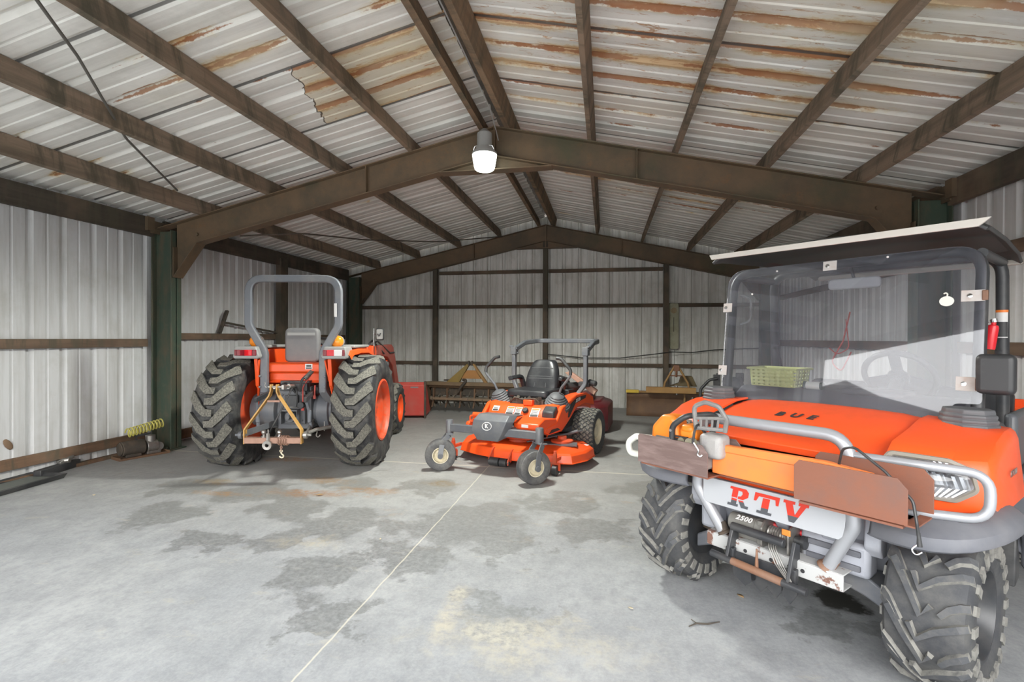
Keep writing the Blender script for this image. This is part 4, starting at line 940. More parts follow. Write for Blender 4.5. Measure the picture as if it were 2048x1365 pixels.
# orange lower apron and rubber boots at the screen posts
m = MB(); m.prism([(-.44, .68), (-.44, .80), (.44, .80), (.44, .68), (.40, .645), (-.40, .645)], -.20, -.13, 'xz'); obj('front_apron', m, ORANGE, RV, bevel=.006)
def boot(sg):
    m = MB(); m.at((sg*.575, .30, .975))
    for k, (a, b, z) in enumerate(((.092, .075, 0), (.092, .075, .014), (.086, .07, .018), (.088, .072, .030), (.080, .066, .034), (.082, .068, .046), (.075, .062, .05), (.077, .063, .064))): pass
    lv = [(.105, 0), (.105, .018), (.097, .022), (.101, .028), (.101, .038), (.093, .042), (.097, .048), (.097, .058), (.088, .062), (.090, .068), (.086, .082), (.05, .084)]
    m.T = m.T @ Matrix.Diagonal((1, .8, 1, 1)); m.lathe(lv, 8, 'z'); obj('post_boot', m, RUBBER_BOOT, RV, bevel=.010, smooth=50)
both(boot)
# grey plastic grille below
m = MB()
def gx(z): return .36+.17*(z-.36)/.28
rows = []
for z, y in ((.66, -.135), (.62, -.15), (.56, -.145), (.50, -.125), (.44, -.11), (.37, -.08), (.34, -.03)): rows.append([(x*gx(z)/.5, y+.10*abs(x*2)**3, z) for x in [-.5+.1*k for k in range(11)]])
m.grid(rows); gl_ = obj('grille', m, GRAY_BLUE, RV, solid=.016, bevel=.004)
for x in (-.42, -.20, .02, .22, .38):
    m = MB(); m.prism([(-.165, .64), (-.170, .50), (-.14, .46), (-.09, .46), (-.09, .64)], x-.03, x+.03, 'yz'); obj('grille_rib', m, GRAY_BLUE, gl_, bevel=.008)
m = MB(); m.b2((.10, -.16, .36), (.37, -.06, .50)); obj('grille_pocket', m, GRAY_BLUE, gl_, bevel=.02)
m = MB(); m.b2((-.40, -.16, .36), (-.30, -.06, .52)); obj('grille_pocket', m, GRAY_BLUE, gl_, bevel=.02)
for z in (.40, .46): 
    m = MB(); m.b2((.13, -.172, z-.012), (.34, -.155, z+.012)); obj('grille_slot', m, GRAY_PLASTIC, gl_, bevel=.004)
for x in (-.06, .05): 
    m = MB(); m.cyl((x, -.135, .475), (x+.08, -.135, .465), .012, 8); obj('red_cable_cover', m, RED_BRIGHT, gl_)
# wheel arch lips in grey plastic
def lip_(sg):
    arc = [(-.30, .665), (-.40, .69)] ; m = MB()
    path = [(.40, -.27, .64), (.50, -.33, .645), (.62, -.35, .655), (.72, -.28, .67), (.775, -.14, .685), (.79, .0, .69), (.785, .12, .68), (.775, .22, .645), (.765, .30, .57), (.755, .34, .46)]
    top = [(.40, -.16, .72), (.50, -.18, .715), (.60, -.18, .715), (.68, -.12, .72), (.71, -.03, .725), (.715, .05, .73), (.715, .13, .72), (.715, .22, .70), (.71, .29, .60), (.71, .33, .47)]
    mid = [tuple((a+b)/2+(.012 if i == 2 else 0) for i, (a, b) in enumerate(zip(p, q))) for p, q in zip(path, top)]
    low = [(p[0], p[1]+.004, p[2]-.05) for p in path]; inn = [(p[0]-.03, p[1]+.03, p[2]-.055) for p in path]
    m.grid([[(sg*p[0], p[1], p[2]) for p in r] for r in (top, mid, path, low, inn)]); obj('wheel_arch', m, GRAY_PLASTIC, RV, solid=.008, subd=1, smooth=60)
    m = MB(); m.prism([(.26, .36), (.34, .38), (.37, .62), (.30, .66)], sg*.44, sg*.73, 'yz'); obj('splash_guard', m, BLACK_PLASTIC, RV, bevel=.006)
both(lip_)
# bumper guard ------------------------------------------------------
Yb = -.25
m = MB()
c = [(-.30, .385), (.30, .385), (.30, .32), (-.30, .32)]
m.b2((-.30, Yb-.006, .322), (.31, Yb+.004, .388)); m.b2((-.30, Yb, .384), (.31, Yb+.10, .390)); m.b2((-.30, Yb, .320), (.31, Yb+.09, .326))
bb = obj('bumper_channel', m, WHITE_PAINT, RV, bevel=.004)
for x in (-.10, .02, .10, .155):
    m = MB(); m.cyl((x, Yb-.0075, .352), (x, Yb-.004, .352), .009, 10); obj('bolt_hole', m, DECAL_DARK, bb)
for sg, lo, hi in ((-1, -.225, -.355), (1, .235, .345)):
    m = MB(); m.tube(fillet([(lo, Yb+.03, .385), (hi, Yb+.0, .60), (hi-sg*.01, Yb+.0, .70), (hi-sg*.02, Yb-.005, .80)], .06, 5), .027, 16); t_ = obj('bumper_leg', m, SILVER_PAINT, RV)
    m = MB(); m.lathe([(.027, 0), (.0285, .001), (.0285, .05), (.027, .052)], 16, 'z', closed=True); m.lathe([(.04, -.004), (.036, .006), (.028, .012)], 16, 'z'); obj('rusty_weld', m, RUST_PIPE if sg > 0 else DARK_RUST, t_, loc=(lo+(hi-lo)*.01, Yb+.03, .39), rot=(0, sg*.5, 0))
m = MB(); m.tube(fillet([(-.33, Yb, .74), (-.345, Yb, .955), (.31, Yb, .955), (.345, Yb, .80), (.33, Yb, .74)], [0, .09, .10, .06, 0], 7), .026, 16); obj('bumper_hoop', m, SILVER_PAINT, RV)
for sg, xe in ((-1, .56), (1, .735)):
    m = MB(); m.tube(fillet([(sg*.34, Yb, .885), (sg*(xe-.185), Yb+.0, .89), (sg*xe, Yb+.06, .885), (sg*xe, Yb+.06, .725), (sg*(xe-.185), Yb+.0, .715), (sg*.33, Yb, .715)], [0, .15, .07, .07, .15, 0], 6), .0165, 14); obj('lamp_guard', m, SILVER_PAINT, RV)
m = MB(); pts = fillet([(-.315, .66, 0), (.325, .66, 0), (.315, .555, 0), (.295, .535, 0), (-.295, .535, 0), (-.315, .555, 0)], .01, 3, True); m.prism([(p.x, p.y) for p in pts], Yb-.018, Yb-.012, 'xz'); pl = obj('name_plate', m, WHITE_PLATE, RV, bevel=.002)
def letters_mat():
    t = NT('cut_out_letters'); x = t.xyz(); f = t.ramp(x[2], .582, .580)
    return t.bsdf(t.mix(f, (.55, .03, .012), (.07, .075, .085)), .5)
LM = letters_mat()
def glyph(ch, x0, s=1.0):
    # slab stencil letters: polygons in a 1 x 1.1 cell, slanted
    R_ = [[(0, 0), (.52, 0), (.52, .13), (.42, .13), (.42, .40), (.16, .40), (.16, .13), (0, .13)], [(0, 1), (0, .87), (.14, .87), (.14, .46), (.42, .46), (.42, .86), (.62, .84), (.66, .72), (.60, .58), (.46, .55), (.46, .42), (.72, .42), (.94, .60), (.94, .84), (.78, 1)], [(.50, .36), (.74, .36), (.86, .14), (1.02, .14), (1.02, 0), (.70, 0)]]
    T_ = [[(0, 1), (0, .58), (.11, .58), (.20, .84), (.96, .84), (1.02, .58), (1.13, .58), (1.13, 1)], [(.40, .80), (.40, .13), (.22, .13), (.22, 0), (.90, 0), (.90, .13), (.72, .13), (.72, .80)]]
    V_ = [[(-.02, 1), (-.02, .86), (.08, .86), (.38, 0), (.62, 0), (1.0, .86), (1.1, .86), (1.1, 1), (.66, 1), (.66, .86), (.76, .86), (.58, .36), (.40, .86), (.50, .86), (.50, 1)]]
    m = MB(); hgt = .092
    for P in {'R': R_, 'T': T_, 'V': V_}[ch]:
        m.prism([(x0+(u+.18*(w-.5))*.098*s, .553+w*hgt) for u, w in P], Yb-.0205, Yb-.017, 'xz')
    return obj('letter', m, LM, pl)
glyph('R', -.175); glyph('T', -.055); glyph('V', .075, .95)
# winch
m = MB(); m.cyl((-.205, Yb+.06, .455), (-.04, Yb+.06, .455), .042, 20); m.cyl((-.075, Yb+.06, .455), (-.03, Yb+.06, .455), .047, 20); m.b2((-.06, Yb+.02, .39), (-.03, Yb+.10, .50)); m.b2((-.20, Yb+.04, .39), (-.05, Yb+.09, .43))
wi = obj('winch', m, pmat('olive_gray_cast', (.17, .165, .15), .5), RV, bevel=.004)
text('rating_number', '2500', .036, DECAL, wi, basis((-.125, Yb+.026, .488), (1, 0, 0), (0, .75, .6)), offset=.001, shear=.1, spacing=1.1)
m = MB(); m.cyl((-.03, Yb+.06, .45), (.10, Yb+.06, .45), .016, 12); 
for k in range(9): m.lathe([(.030, -.005), (.034, 0), (.030, .005)], 16, 'x', (-.015+.011*k, Yb+.06, .45), closed=False)
obj('cable_drum', m, DULL_METAL, wi)
for x in (-.028, .09):
    m = MB(); pts = fillet([(Yb+.0, .39, 0), (Yb+.0, .48, 0), (Yb+.03, .51, 0), (Yb+.09, .51, 0), (Yb+.11, .48, 0), (Yb+.11, .39, 0)], .015, 3, True); m.prism([(p.x, p.y) for p in pts], x-.004, x+.004, 'yz'); obj('winch_plate', m, DULL_METAL, wi)
m = MB(); m.cyl((.095, Yb+.06, .45), (.125, Yb+.06, .45), .02, 12); m.cyl((.125, Yb+.06, .45), (.14, Yb+.06, .45), .03, 12); obj('clutch_knob', m, BLACK_PLASTIC, wi)
m = MB(); m.b2((.062, Yb+.0, .478), (.10, Yb+.006, .505)); obj('orange_tab', m, DECAL_ORANGE, wi, bevel=.003)
m = MB()
for k in range(4): m.tube(fillet([(.0+.012*k, Yb+.028, .47), (.02+.01*k, Yb-.03, .42), (.06+.012*k, Yb-.05, .36), (.12+.006*k, Yb-.07, .315)], .04, 3), .0028, 6)
obj('winch_cable', m, DULL_METAL, wi)
m = MB(); m.tube([(-.02, Yb-.055, .40), (-.02, Yb-.055, .30)], .008, 8, scale=[.5, 1.2]); obj('hanging_strap', m, RUST_PIPE, wi)
# plough mount: black plates and a rusty pipe below
m = MB(); m.cyl((-.235, Yb-.07, .315), (.20, Yb-.07, .295), .0165, 14); pm = obj('plow_mount_pipe', m, BLACK_METAL, RV)
m = MB(); m.cyl((-.13, Yb-.07, .3105), (.10, Yb-.07, .2998), .0178, 14); obj('rusty_sleeve', m, RUST_PIPE, pm)
for x in (-.155, .125):
    m = MB(); m.prism([(Yb-.08, .31), (Yb-.06, .345), (Yb-.03, .36), (Yb+.02, .35), (Yb+.02, .45), (Yb-.02, .47), (Yb-.05, .40)], x-.008, x+.008, 'yz'); m.b2((x-.02, Yb-.05, .30), (x+.02, Yb-.02, .36)); obj('mount_arm', m, BLACK_METAL, pm, bevel=.003)
m = MB(); m.b2((-.155, Yb-.028, .30), (.125, Yb-.02, .345)); m.cyl((-.16, Yb-.02, .455), (.085, Yb-.02, .45), .020, 14); obj('mount_crossbar', m, BLACK_METAL, pm, bevel=.003)
for x, w in ((-.105, .10), (-.03, .075), (.04, .06), (.10, .06)):
    m = MB(); m.prism([(x-w*.6, .315), (x+w*.6, .31), (x+w*.6, .24), (x+w*.1, .19), (x-w*.5, .225)], Yb-.012, Yb-.004, 'xz'); obj('skid_fin', m, BLACK_METAL, pm)
# saw rack: four rusty side plates on a cross rail
Yr = -.45
def plate(x0, x1, y, z0, z1, cham, mat, nm='rack_plate'):
    m = MB(); m.prism([(x0, z0), (x1, z0), (x1, z1-.035*cham[1]), (x1-.03*cham[1], z1), (x0+.03*cham[0], z1), (x0, z1-.035*cham[0])], y-.003, y+.003, 'xz')
    return obj(nm, m, mat, rk, bevel=.001)
m = MB(); m.b2((-.50, Yr+.11, .70), (.55, Yr+.16, .708)); m.b2((-.36, Yr+.14, .69), (-.32, Yb+.0, .74)); m.b2((.32, Yr+.14, .69), (.36, Yb+.0, .74)); m.b2((.22, Yr+.005, .70), (.56, Yr+.16, .708)); m.b2((-.56, Yr+.005, .70), (-.18, Yr+.16, .708))
rk = obj('saw_rack', m, RUST_PLATE, RV)
plate(-.575, -.175, Yr, .71, .855, (.3, 1), RUST_GRAY); plate(-.52, -.10, Yr+.16, .72, .875, (.3, 1), RUST_GRAY)
plate(.205, .575, Yr, .715, .872, (.6, 1), RUST_PLATE); plate(.215, .605, Yr+.165, .73, .885, (.6, 1), RUST_PLATE)
m = MB(); m.b2((.565, Yr, .712), (.60, Yr+.165, .718)); obj('rack_floor', m, RUST_PLATE, rk)
# bungee cords with hooks
m = MB(); m.tube(fillet([(.33, Yr+.09, .86), (.35, Yr+.07, .93), (.40, Yr+.04, .95), (.50, Yr+.03, .88), (.585, Yr+.015, .80), (.60, Yr+.0, .73), (.605, Yr+.005, .665)], .04, 4), .005, 8); m.tube([(.604, Yr+.004, .70), (.606, Yr+.006, .655)], .009, 8, scale=[.5, 1])
bc = obj('bungee_cord', m, BLACK_PLASTIC, RV); m = MB(); m.tube(fillet([(.606, Yr+.006, .665), (.585, Yr-.004, .64), (.60, Yr-.004, .625), (.615, Yr, .64)], .012, 4), .003, 6); obj('hook', m, CHROME, bc)
# cab ----------------------------------------------------------------
def sz(z): return .365+.085*(z-.98)/.8      # screen plane
pts = fillet([(-.60, .965, 0), (.50, .965, 0), (.505, 1.065, 0), (.605, 1.07, 0), (.605, 1.775, 0), (-.605, 1.775, 0), (-.605, 1.07, 0)], [.02, .02, .03, .02, .12, .12, .03], 8, True)
m = MB(); A_ = [m.v((p.x, sz(p.y), p.y)) for p in pts]; B_ = [m.v((p.x, sz(p.y)+.006, p.y)) for p in pts]; m.f(A_); m.f(B_[::-1])
for i in range(len(pts)): m.f((A_[i], A_[(i+1) % len(pts)], B_[(i+1) % len(pts)], B_[i]))
ws = obj('windshield', m, SCREEN, RV, smooth=5)
for x, z, w, h in ((-.592, 1.545, .056, .055), (-.60, 1.155, .054, .06), (-.02, 1.745, .066, .05), (.565, 1.545, .08, .05), (.555, 1.155, .075, .062)):
    m = MB(); y = sz(z); m.T = Matrix.Translation((x, y-.006, z)) @ Euler((-.106, 0, 0)).to_matrix().to_4x4(); m.b2((-w/2, -.0015, -h/2), (w/2, .0015, h/2)); tb = obj('clip_plate', m, pmat('chalky_metal', (.52, .50, .48), .6, dirt=(.40, .28, .22), amt=.6, sc=14), ws)
    m = MB(); m.T = Matrix.Translation((x-.01, y-.009, z)) @ Euler((-.106, 0, 0)).to_matrix().to_4x4(); m.lathe([(.010, 0), (.010, -.002), (.004, -.003), (1e-5, -.003)], 14, 'y'); obj('screw', m, CHROME, tb)
    if abs(x) > .3 and x > 0: m = MB(); m.box((x+w/2, y-.004, z), (.02, .02, h*.9)); obj('rusty_clip', m, RUST_PIPE, tb, bevel=.004)
for x, z in ((-.30, 1.745), (.24, 1.76), (-.44, 1.62)):
    m = MB(); m.ball((x, sz(z)-.006, z), .006, 8); obj('rivet', m, DECAL, ws)
m = MB(); m.T = Matrix.Translation((.475, sz(1.53)-.006, 1.525)) @ Euler((-.106, 0, 0)).to_matrix().to_4x4(); m.T = m.T @ Matrix.Diagonal((1.1, 1, .95, 1)); m.lathe([(.024, 0), (.024, -.003), (1e-5, -.003)], 28, 'y'); m.T = Matrix.Translation((.475, sz(1.53)-.006, 1.525)); m.tube(fillet([(0, 0, .018), (.003, 0, .032), (-.003, 0, .040), (-.011, 0, .034)], .006, 3), .003, 6); obj('hanging_tag', m, WHITE_PLASTIC, ws)
def hoop(y0, y1, hw, z0, z1, r, nm, mat, rad=.11):
    m = MB(); m.tube(fillet([(-hw, y0, z0), (-hw, y1, z1), (hw, y1, z1), (hw, y0, z0)], rad, 8), r, 16); return obj(nm, m, mat, RV)
fh = hoop(.40, .49, .585, .95, 1.755, .024, 'front_roll_hoop', BLACK_METAL)
rh = hoop(1.02, .95, .57, .42, 1.78, .026, 'rear_roll_hoop', BLACK_METAL)
def side(sg):
    m = MB(); m.tube([(sg*.56, .96, 1.30), (sg*.56, 1.12, .95)], .018, 12); obj('roll_cage_brace', m, BLACK_METAL, RV)
    m = MB(); m.tube(fillet([(sg*.57, .95, 1.74), (sg*.58, .49, 1.74)], .05), .022, 12); obj('roll_cage_rail', m, BLACK_METAL, RV)
    m = MB(); m.tube(fillet([(sg*.60, .42, .99), (sg*.63, .62, .95), (sg*.63, .75, .50), (sg*.62, .90, .45)], .08, 5), .02, 12); obj('entry_rail', m, BLACK_METAL, RV)
    m = MB(); m.b2((sg*.35, .36, .40), (sg*.70, 1.10, .44)); obj('floor_board', m, BLACK_PLASTIC, RV, bevel=.006)
both(side)
m = MB(); m.b2((.566, .920, 1.36), (.598, .924, 1.49), 0)
m = MB()
for a0, a1, z0, z1, mi, r in ((-2.5, -.6, 1.36, 1.50, 0, .0275), (-2.45, -.65, 1.365, 1.44, 1, .0284), (-2.5, -.6, 1.488, 1.50, 2, .0293)):
    ids = [[(.57+r*math.cos(a0+(a1-a0)*k/8), .966+r*math.sin(a0+(a1-a0)*k/8), z) for k in range(9)] for z in (z0, z1)]; m.grid(ids, mi)
obj('warning_label', m, [DECAL, DECAL_DARK, DECAL_ORANGE], rh)
# roof canopy with a pale front edge
m = MB(); rows = []
for y, z in ((.31, 1.845), (.40, 1.86), (.9, 1.875), (1.40, 1.86), (1.55, 1.82)): rows.append([(-.63+.06*(y-.3), y, z-.03), (-.59+.06*(y-.3), y, z), (0, y, z+.02), (.59-.06*(y-.3), y, z), (.63-.06*(y-.3), y, z-.03)])
m.grid(rows); rf = obj('roof_canopy', m, BLACK_PLASTIC, RV, solid=.018, bevel=.004)
m = MB(); m.prism([(-.628, 1.838), (-.642, 1.866), (.645, 1.862), (.605, 1.828)], .292, .306, 'xz'); obj('roof_front_edge', m, pmat('pale_roof_trim', (.62, .59, .54), .5), rf, bevel=.002)
m = MB(); m.b2((-.53, 1.53, 1.785), (.56, 1.565, 1.82)); obj('roof_rear_trim', m, pmat('pale_roof_trim_side', (.45, .41, .36), .5), rf, bevel=.008)
# interior
m = MB(); m.prism([(.40, .90), (.40, 1.0), (.50, 1.06), (.66, 1.065), (.72, 1.03), (.70, .86), (.60, .70), (.42, .60)], -.55, .55, 'yz'); ds = obj('dashboard', m, GRAY_PLASTIC, RV, bevel=.02)
m = MB(); m.b2((.02, .48, 1.055), (.30, .68, 1.085)); obj('instrument_hood', m, GRAY_METAL, ds, bevel=.02)
m = MB(); m.at((.17, .86, 1.14), (-.95, 0, 0))
m.lathe([(.165+.016*math.cos(a), .016*math.sin(a)) for a in [2*PI*k/10 for k in range(10)]], 36, 'z', closed=True)
m.cyl((0, 0, 0), (0, 0, -.30), .03, 12); m.lathe([(.05, -.03), (.055, 0), (.04, .012), (1e-5, .014)], 20, 'z')
for a in (.3, PI-.3, -PI/2): m.bar((.03*math.cos(a), .03*math.sin(a), 0), (.16*math.cos(a), .16*math.sin(a), .0), .05, .014)
obj('steering_wheel', m, BLACK_PLASTIC, RV)
m = MB(); m.b2((-.54, 1.02, .68), (.54, 1.46, .80)); st2 = obj('bench_seat', m, BLACK_VINYL, RV, bevel=.04, segs=3)
m = MB(); m.prism([(1.38, .80), (1.44, 1.06), (1.52, 1.06), (1.50, .80)], -.54, .54, 'yz'); obj('seat_backrest', m, BLACK_VINYL, RV, bevel=.035, segs=3)
m = MB(); m.b2((-.70, .98, .42), (.70, 1.45, .68)); obj('seat_box', m, GRAY_PLASTIC, RV, bevel=.02)
for sg in (-1, 1):
    m = MB(); m.b2((sg*.58, .95, .70), (sg*.63, 1.45, .98)); obj('hip_guard', m, GRAY_METAL, RV, bevel=.02)
m = MB(); m.b2((-.70, 1.58, .66), (.70, 2.24, .70)); m.b2((-.70, 1.58, .70), (.70, 1.61, .95)); m.b2((-.70, 2.21, .70), (.70, 2.24, .95)); m.b2((-.70, 1.58, .70), (-.67, 2.24, .95)); m.b2((.67, 1.58, .70), (.70, 2.24, .95)); obj('cargo_bed', m, ORANGE, RV, bevel=.006)
m = MB(); m.b2((-.55, 1.50, .36), (.55, 2.1, .60)); obj('engine_box', m, BLACK_METAL, RV, bevel=.02)
mm = MB(); pad(mm, (.045, .58, 1.655), (.25, .03, .06), .022, 5); mm2 = mm; io = obj('interior_mirror', mm, pmat('mirror_reflection_gray', (.62, .62, .63), .5), RV, bevel=.008, rot=(0, 0, 0))  # pale gray reflection in the mirror is put into its base colour
m = MB(); m.tube([(.045, .59, 1.67), (.045, .52, 1.755)], .008, 8); obj('mirror_stalk', m, BLACK_METAL, io)
mm = MB(); pad(mm, (.655, .34, 1.205), (.125, .06, .17), .028, 5); so = obj('side_mirror', mm, BLACK_PLASTIC, RV, bevel=.02, segs=4, smooth=60)
m = MB(); m.tube(fillet([(.585, .42, 1.26), (.62, .39, 1.25), (.65, .36, 1.22)], .02, 3), .011, 8); obj('mirror_arm', m, BLACK_METAL, so)
m = MB(); m.at((.59, .62, 1.36), (0, .12, 0)); m.lathe([(1e-5, -.055), (.020, -.054), (.021, -.045), (.021, .045), (.018, .056), (.009, .06), (.009, .07), (1e-5, .071)], 16, 'z'); fx = obj('red_canister', m, RED_BRIGHT, RV); m = MB(); m.tube(fillet([(.585, .6, 1.43), (.57, .55, 1.46), (.575, .52, 1.50)], .02, 3), .003, 6); m.cyl((.60, .62, 1.43), (.597, .62, 1.445), .014, 10); obj('canister_clip', m, CHROME, fx)
def pull(sg):
    m = MB(); m.tube(fillet([(sg*.53, .46, 1.62), (sg*.47, .47, 1.60), (sg*.47, .47, 1.46), (sg*.53, .46, 1.44)], .04, 5), .007, 8); obj('grab_handle', m, GRAY_LAMP, RV)
pull(-1)
m = MB(); m.tube(fillet([(.02, .60, 1.50), (-.02, .62, 1.34), (-.08, .62, 1.22), (-.03, .62, 1.16), (.02, .62, 1.28)], .04, 4), .004, 6); m.tube(fillet([(.0, .60, 1.46), (.01, .62, 1.3), (-.05, .62, 1.26), (-.09, .62, 1.3)], .04, 4), .003, 6); obj('dangling_cord', m, RED_PINK, RV)

# things in and on the vehicle -----------------------------------------
def rtvp(x, y, z):
    a = math.radians(-43.1); return (.90+x*math.cos(a)-y*math.sin(a), 2.645+x*math.sin(a)+y*math.cos(a), z)
RZ = math.radians(-43.1)
CRATE_M = pmat('pale_green_plastic', (.72, .76, .30), .5)
cr = MB(); L, D, Hh = .25, .17, .105
def wallgrid(P, nu, nv):   # panel with a grid of real square holes
    us = [0.]; 
    for k in range(nu): us += [(k+.30)/nu, (k+.70)/nu]
    us.append(1.); vs = [0.]
    for k in range(nv): vs += [(k+.32)/nv, (k+.68)/nv]
    vs.append(1.)
    G = [[cr.v(P(u, v)) for u in us] for v in vs]
    for j in range(len(vs)-1):
        for i in range(len(us)-1):
            if i % 2 == 1 and j % 2 == 1: continue
            cr.f((G[j][i], G[j][i+1], G[j+1][i+1], G[j+1][i]))
tp = .012
wallgrid(lambda u, v: (-L/2+L*u, -D/2-tp*v, Hh*v), 8, 5); wallgrid(lambda u, v: (-L/2+L*u, D/2+tp*v, Hh*v), 8, 5)
wallgrid(lambda u, v: (-L/2-tp*v, -D/2+D*u, Hh*v), 5, 5); wallgrid(lambda u, v: (L/2+tp*v, -D/2+D*u, Hh*v), 5, 5)
cr.b2((-L/2, -D/2, 0), (L/2, D/2, .004))
ca = obj('basket', cr, CRATE_M, None, solid=.003); ca.location = rtvp(-.34, .56, 1.068); ca.rotation_euler = (0, 0, RZ)
tag(ca, 'pale green perforated plastic basket on the dashboard behind the windshield', 'basket')
m = MB(); x0, y0 = L/2+tp+.006, D/2+tp+.006; m.tube([(-x0, -y0, Hh), (x0, -y0, Hh), (x0, y0, Hh), (-x0, y0, Hh)], .007, 6, closed=True); obj('rim', m, CRATE_M, ca)
bt = thing('bottle', 'small white bottle with dark cap lying on the dashboard beside the basket', 'bottle', rtvp(-.13, .52, 1.087), RZ)
m = MB(); m.lathe([(1e-5, -.045), (.02, -.044), (.021, -.036), (.021, .034), (.014, .044), (1e-5, .044)], 16, 'x'); obj('bottle_body', m, WHITE_PLASTIC, bt)
for s_ in (-1, 1): m = MB(); m.lathe([(.0215, s_*.036), (.0215, s_*.050), (1e-5, s_*.051)], 16, 'x'); obj('cap', m, pmat('dark_green_plastic', (.03, .07, .05), .4), bt)
# chainsaw in the rack
cs = thing('chainsaw', 'orange chainsaw with white rear handle lying in the rusty bumper rack', 'chainsaw', rtvp(-.33, Yr+.085, .73), RZ)
SAW_O = pmat('saw_orange_plastic', (.90, .24, .018), .4, dirt=(.55, .2, .04), amt=.5, sc=12)
SAW_G = pmat('saw_gray_plastic', (.17, .165, .16), .5, dirt=(.28, .27, .25), amt=.6, sc=20)
m = MB(); m.b2((-.17, -.055, .0), (.13, .06, .13)); obj('engine_housing', m, SAW_G, cs, bevel=.015)
m = MB(); pts = fillet([(-.20, .06, 0), (-.19, .17, 0), (-.13, .235, 0), (-.05, .235, 0), (-.03, .13, 0), (-.04, .06, 0)], .04, 4, True); m.prism([(p.x, p.y) for p in pts], -.05, .055, 'xz'); obj('top_cover', m, SAW_O, cs, bevel=.02, segs=3)
m = MB(); m.b2((-.03, -.045, .12), (.06, .05, .185)); m.b2((-.02, -.05, .16), (.05, .05, .20)); obj('starter_cover', m, SAW_O, cs, bevel=.018, segs=3)
m = MB()
for k in range(4): m.b2((-.045, -.066, .095+.014*k), (.03, -.052, .102+.014*k))
obj('cooling_slots', m, BLACK_PLASTIC, cs)
m = MB(); m.tube(fillet([(-.05, -.07, .10), (-.045, -.075, .19), (.02, -.065, .245), (.09, .03, .255), (.10, .08, .24), (.06, .085, .12)], .06, 6), .0145, 12); fhd = obj('front_handle', m, BLACK_PLASTIC, cs)
m = MB(); m.cyl((-.05, -.085, .125), (-.05, -.07, .125), .008, 8); m.cyl((-.045, -.09, .17), (-.045, -.075, .17), .008, 8); obj('handle_bolt', m, CHROME, fhd)
# hand guard: open frame
m = MB(); gd = [(.085, -.07, .19), (.075, -.075, .30), (.13, -.07, .325), (.19, -.055, .31), (.215, -.03, .25), (.20, -.02, .19)]
m.tube(fillet(gd, .03, 4), .011, 8); m.tube([(.085, -.075, .245), (.21, -.035, .255)], .008, 8)
for k in range(4): t = .18+.2*k; m.tube([(.085+.125*t, -.075+.04*t, .245+.01*t), (.085+.115*t, -.072+.04*t, .205)], .006, 6)
m.tube([(.088, -.07, .20), (.20, -.03, .20)], .010, 8); obj('hand_guard', m, SAW_G, cs)
m = MB(); m.b2((.085, -.06, .06), (.20, .04, .175)); obj('clutch_cover', m, pmat('scuffed_gray_cast', (.33, .32, .31), .5, dirt=(.2, .19, .2), amt=.8, sc=15), cs, bevel=.025, segs=3)
m = MB(); m.cyl((.0, -.068, .12), (.0, -.05, .12), .02, 12); m.cyl((.055, -.085, .125), (.055, -.05, .125), .022, 14); obj('oil_cap', m, pmat('olive_cap', (.22, .20, .14), .5), cs)
m = MB(); m.sweep(fillet([(-.16, .0, .095), (-.33, .0, .085), (-.385, .0, .045), (-.375, .0, -.012), (-.16, .0, -.005)], .04, 5), rect(.034, .03), up=(0, 1, 0)); obj('rear_handle', m, WHITE_PLASTIC, cs, bevel=.004)
SCAB = pmat('orange_scabbard_plastic', (.86, .22, .045), .5, dirt=(.55, .17, .07), amt=.5, sc=7)
m = MB(); m.prism([(.13, -.012), (.13, .125), (.62, .135), (.80, .12), (.86, .065), (.80, -.012)], -.012, .012, 'xz'); m.prism([(.14, .095), (.14, .128), (.62, .138), (.78, .122), (.76, .10)], -.018, .018, 'xz'); obj('bar_scabbard', m, SCAB, cs, bevel=.006, segs=3)
bc2 = thing('bungee_strap', 'black elastic strap hooked over the chainsaw and rack plate', 'strap', rtvp(-.33, Yr, .73), RZ)
m = MB(); m.tube(fillet([(.13, .10, .10), (.085, .03, .22), (.10, -.02, .20), (.085, -.012, .13)], .04, 5), .006, 8); obj('strap_cord', m, BLACK_PLASTIC, bc2)
m = MB(); m.tube(fillet([(.083, -.012, .14), (.115, -.010, .10), (.105, -.008, .08), (.12, -.006, .07), (.13, .004, .085)], .012, 4), .004, 6); obj('strap_hook', m, CHROME, bc2)
# ------------------------------------------------------------------ yard light at the peak
yl = thing('yard_light', 'lit barn light hanging below the peak of the middle frame', 'lamp', (-1.20, 4.93, 3.41), 0)
m = MB(); m.lathe([(1e-5, .04), (.02, .04), (.06, .0), (.075, -.01), (.075, -.14), (.08, -.15)], 24, 'z'); m.b2((-.02, 0, -.06), (.02, .23, -.02)); obj('ballast_housing', m, GRAY_LAMP, yl, bevel=.003)
m = MB(); m.lathe([(.075, -.145), (.085, -.15), (.09, -.165), (.125, -.205), (.127, -.225), (.11, -.226)], 28, 'z'); obj('lamp_collar', m, GRAY_LAMP, yl)
for sg in (-1, 1): m = MB(); m.tube(fillet([(sg*.06, -.06, -.15), (sg*.09, -.05, -.15), (sg*.105, -.04, -.19)], .02, 3), .004, 6); obj('clip', m, CHROME, yl)
t_ = NT('glowing_refractor'); LAMP_GLASS = t_.bsdf((.9, .95, .9), .4, 0, emit=(.93, 1, .88, 1), est=5)
m = MB(); m.lathe([(.122, -.222), (.120, -.25), (.105, -.34), (.098, -.365), (.085, -.376), (1e-5, -.38)], 28, 'z'); obj('refractor', m, LAMP_GLASS, yl)
ld = bpy.data.lights.new('yard_light_bulb', 'SPOT'); ld.spot_size = math.radians(168); ld.spot_blend = .35; ld.energy = LAMP_W; ld.color = (.97, 1, .93); ld.shadow_soft_size = .14
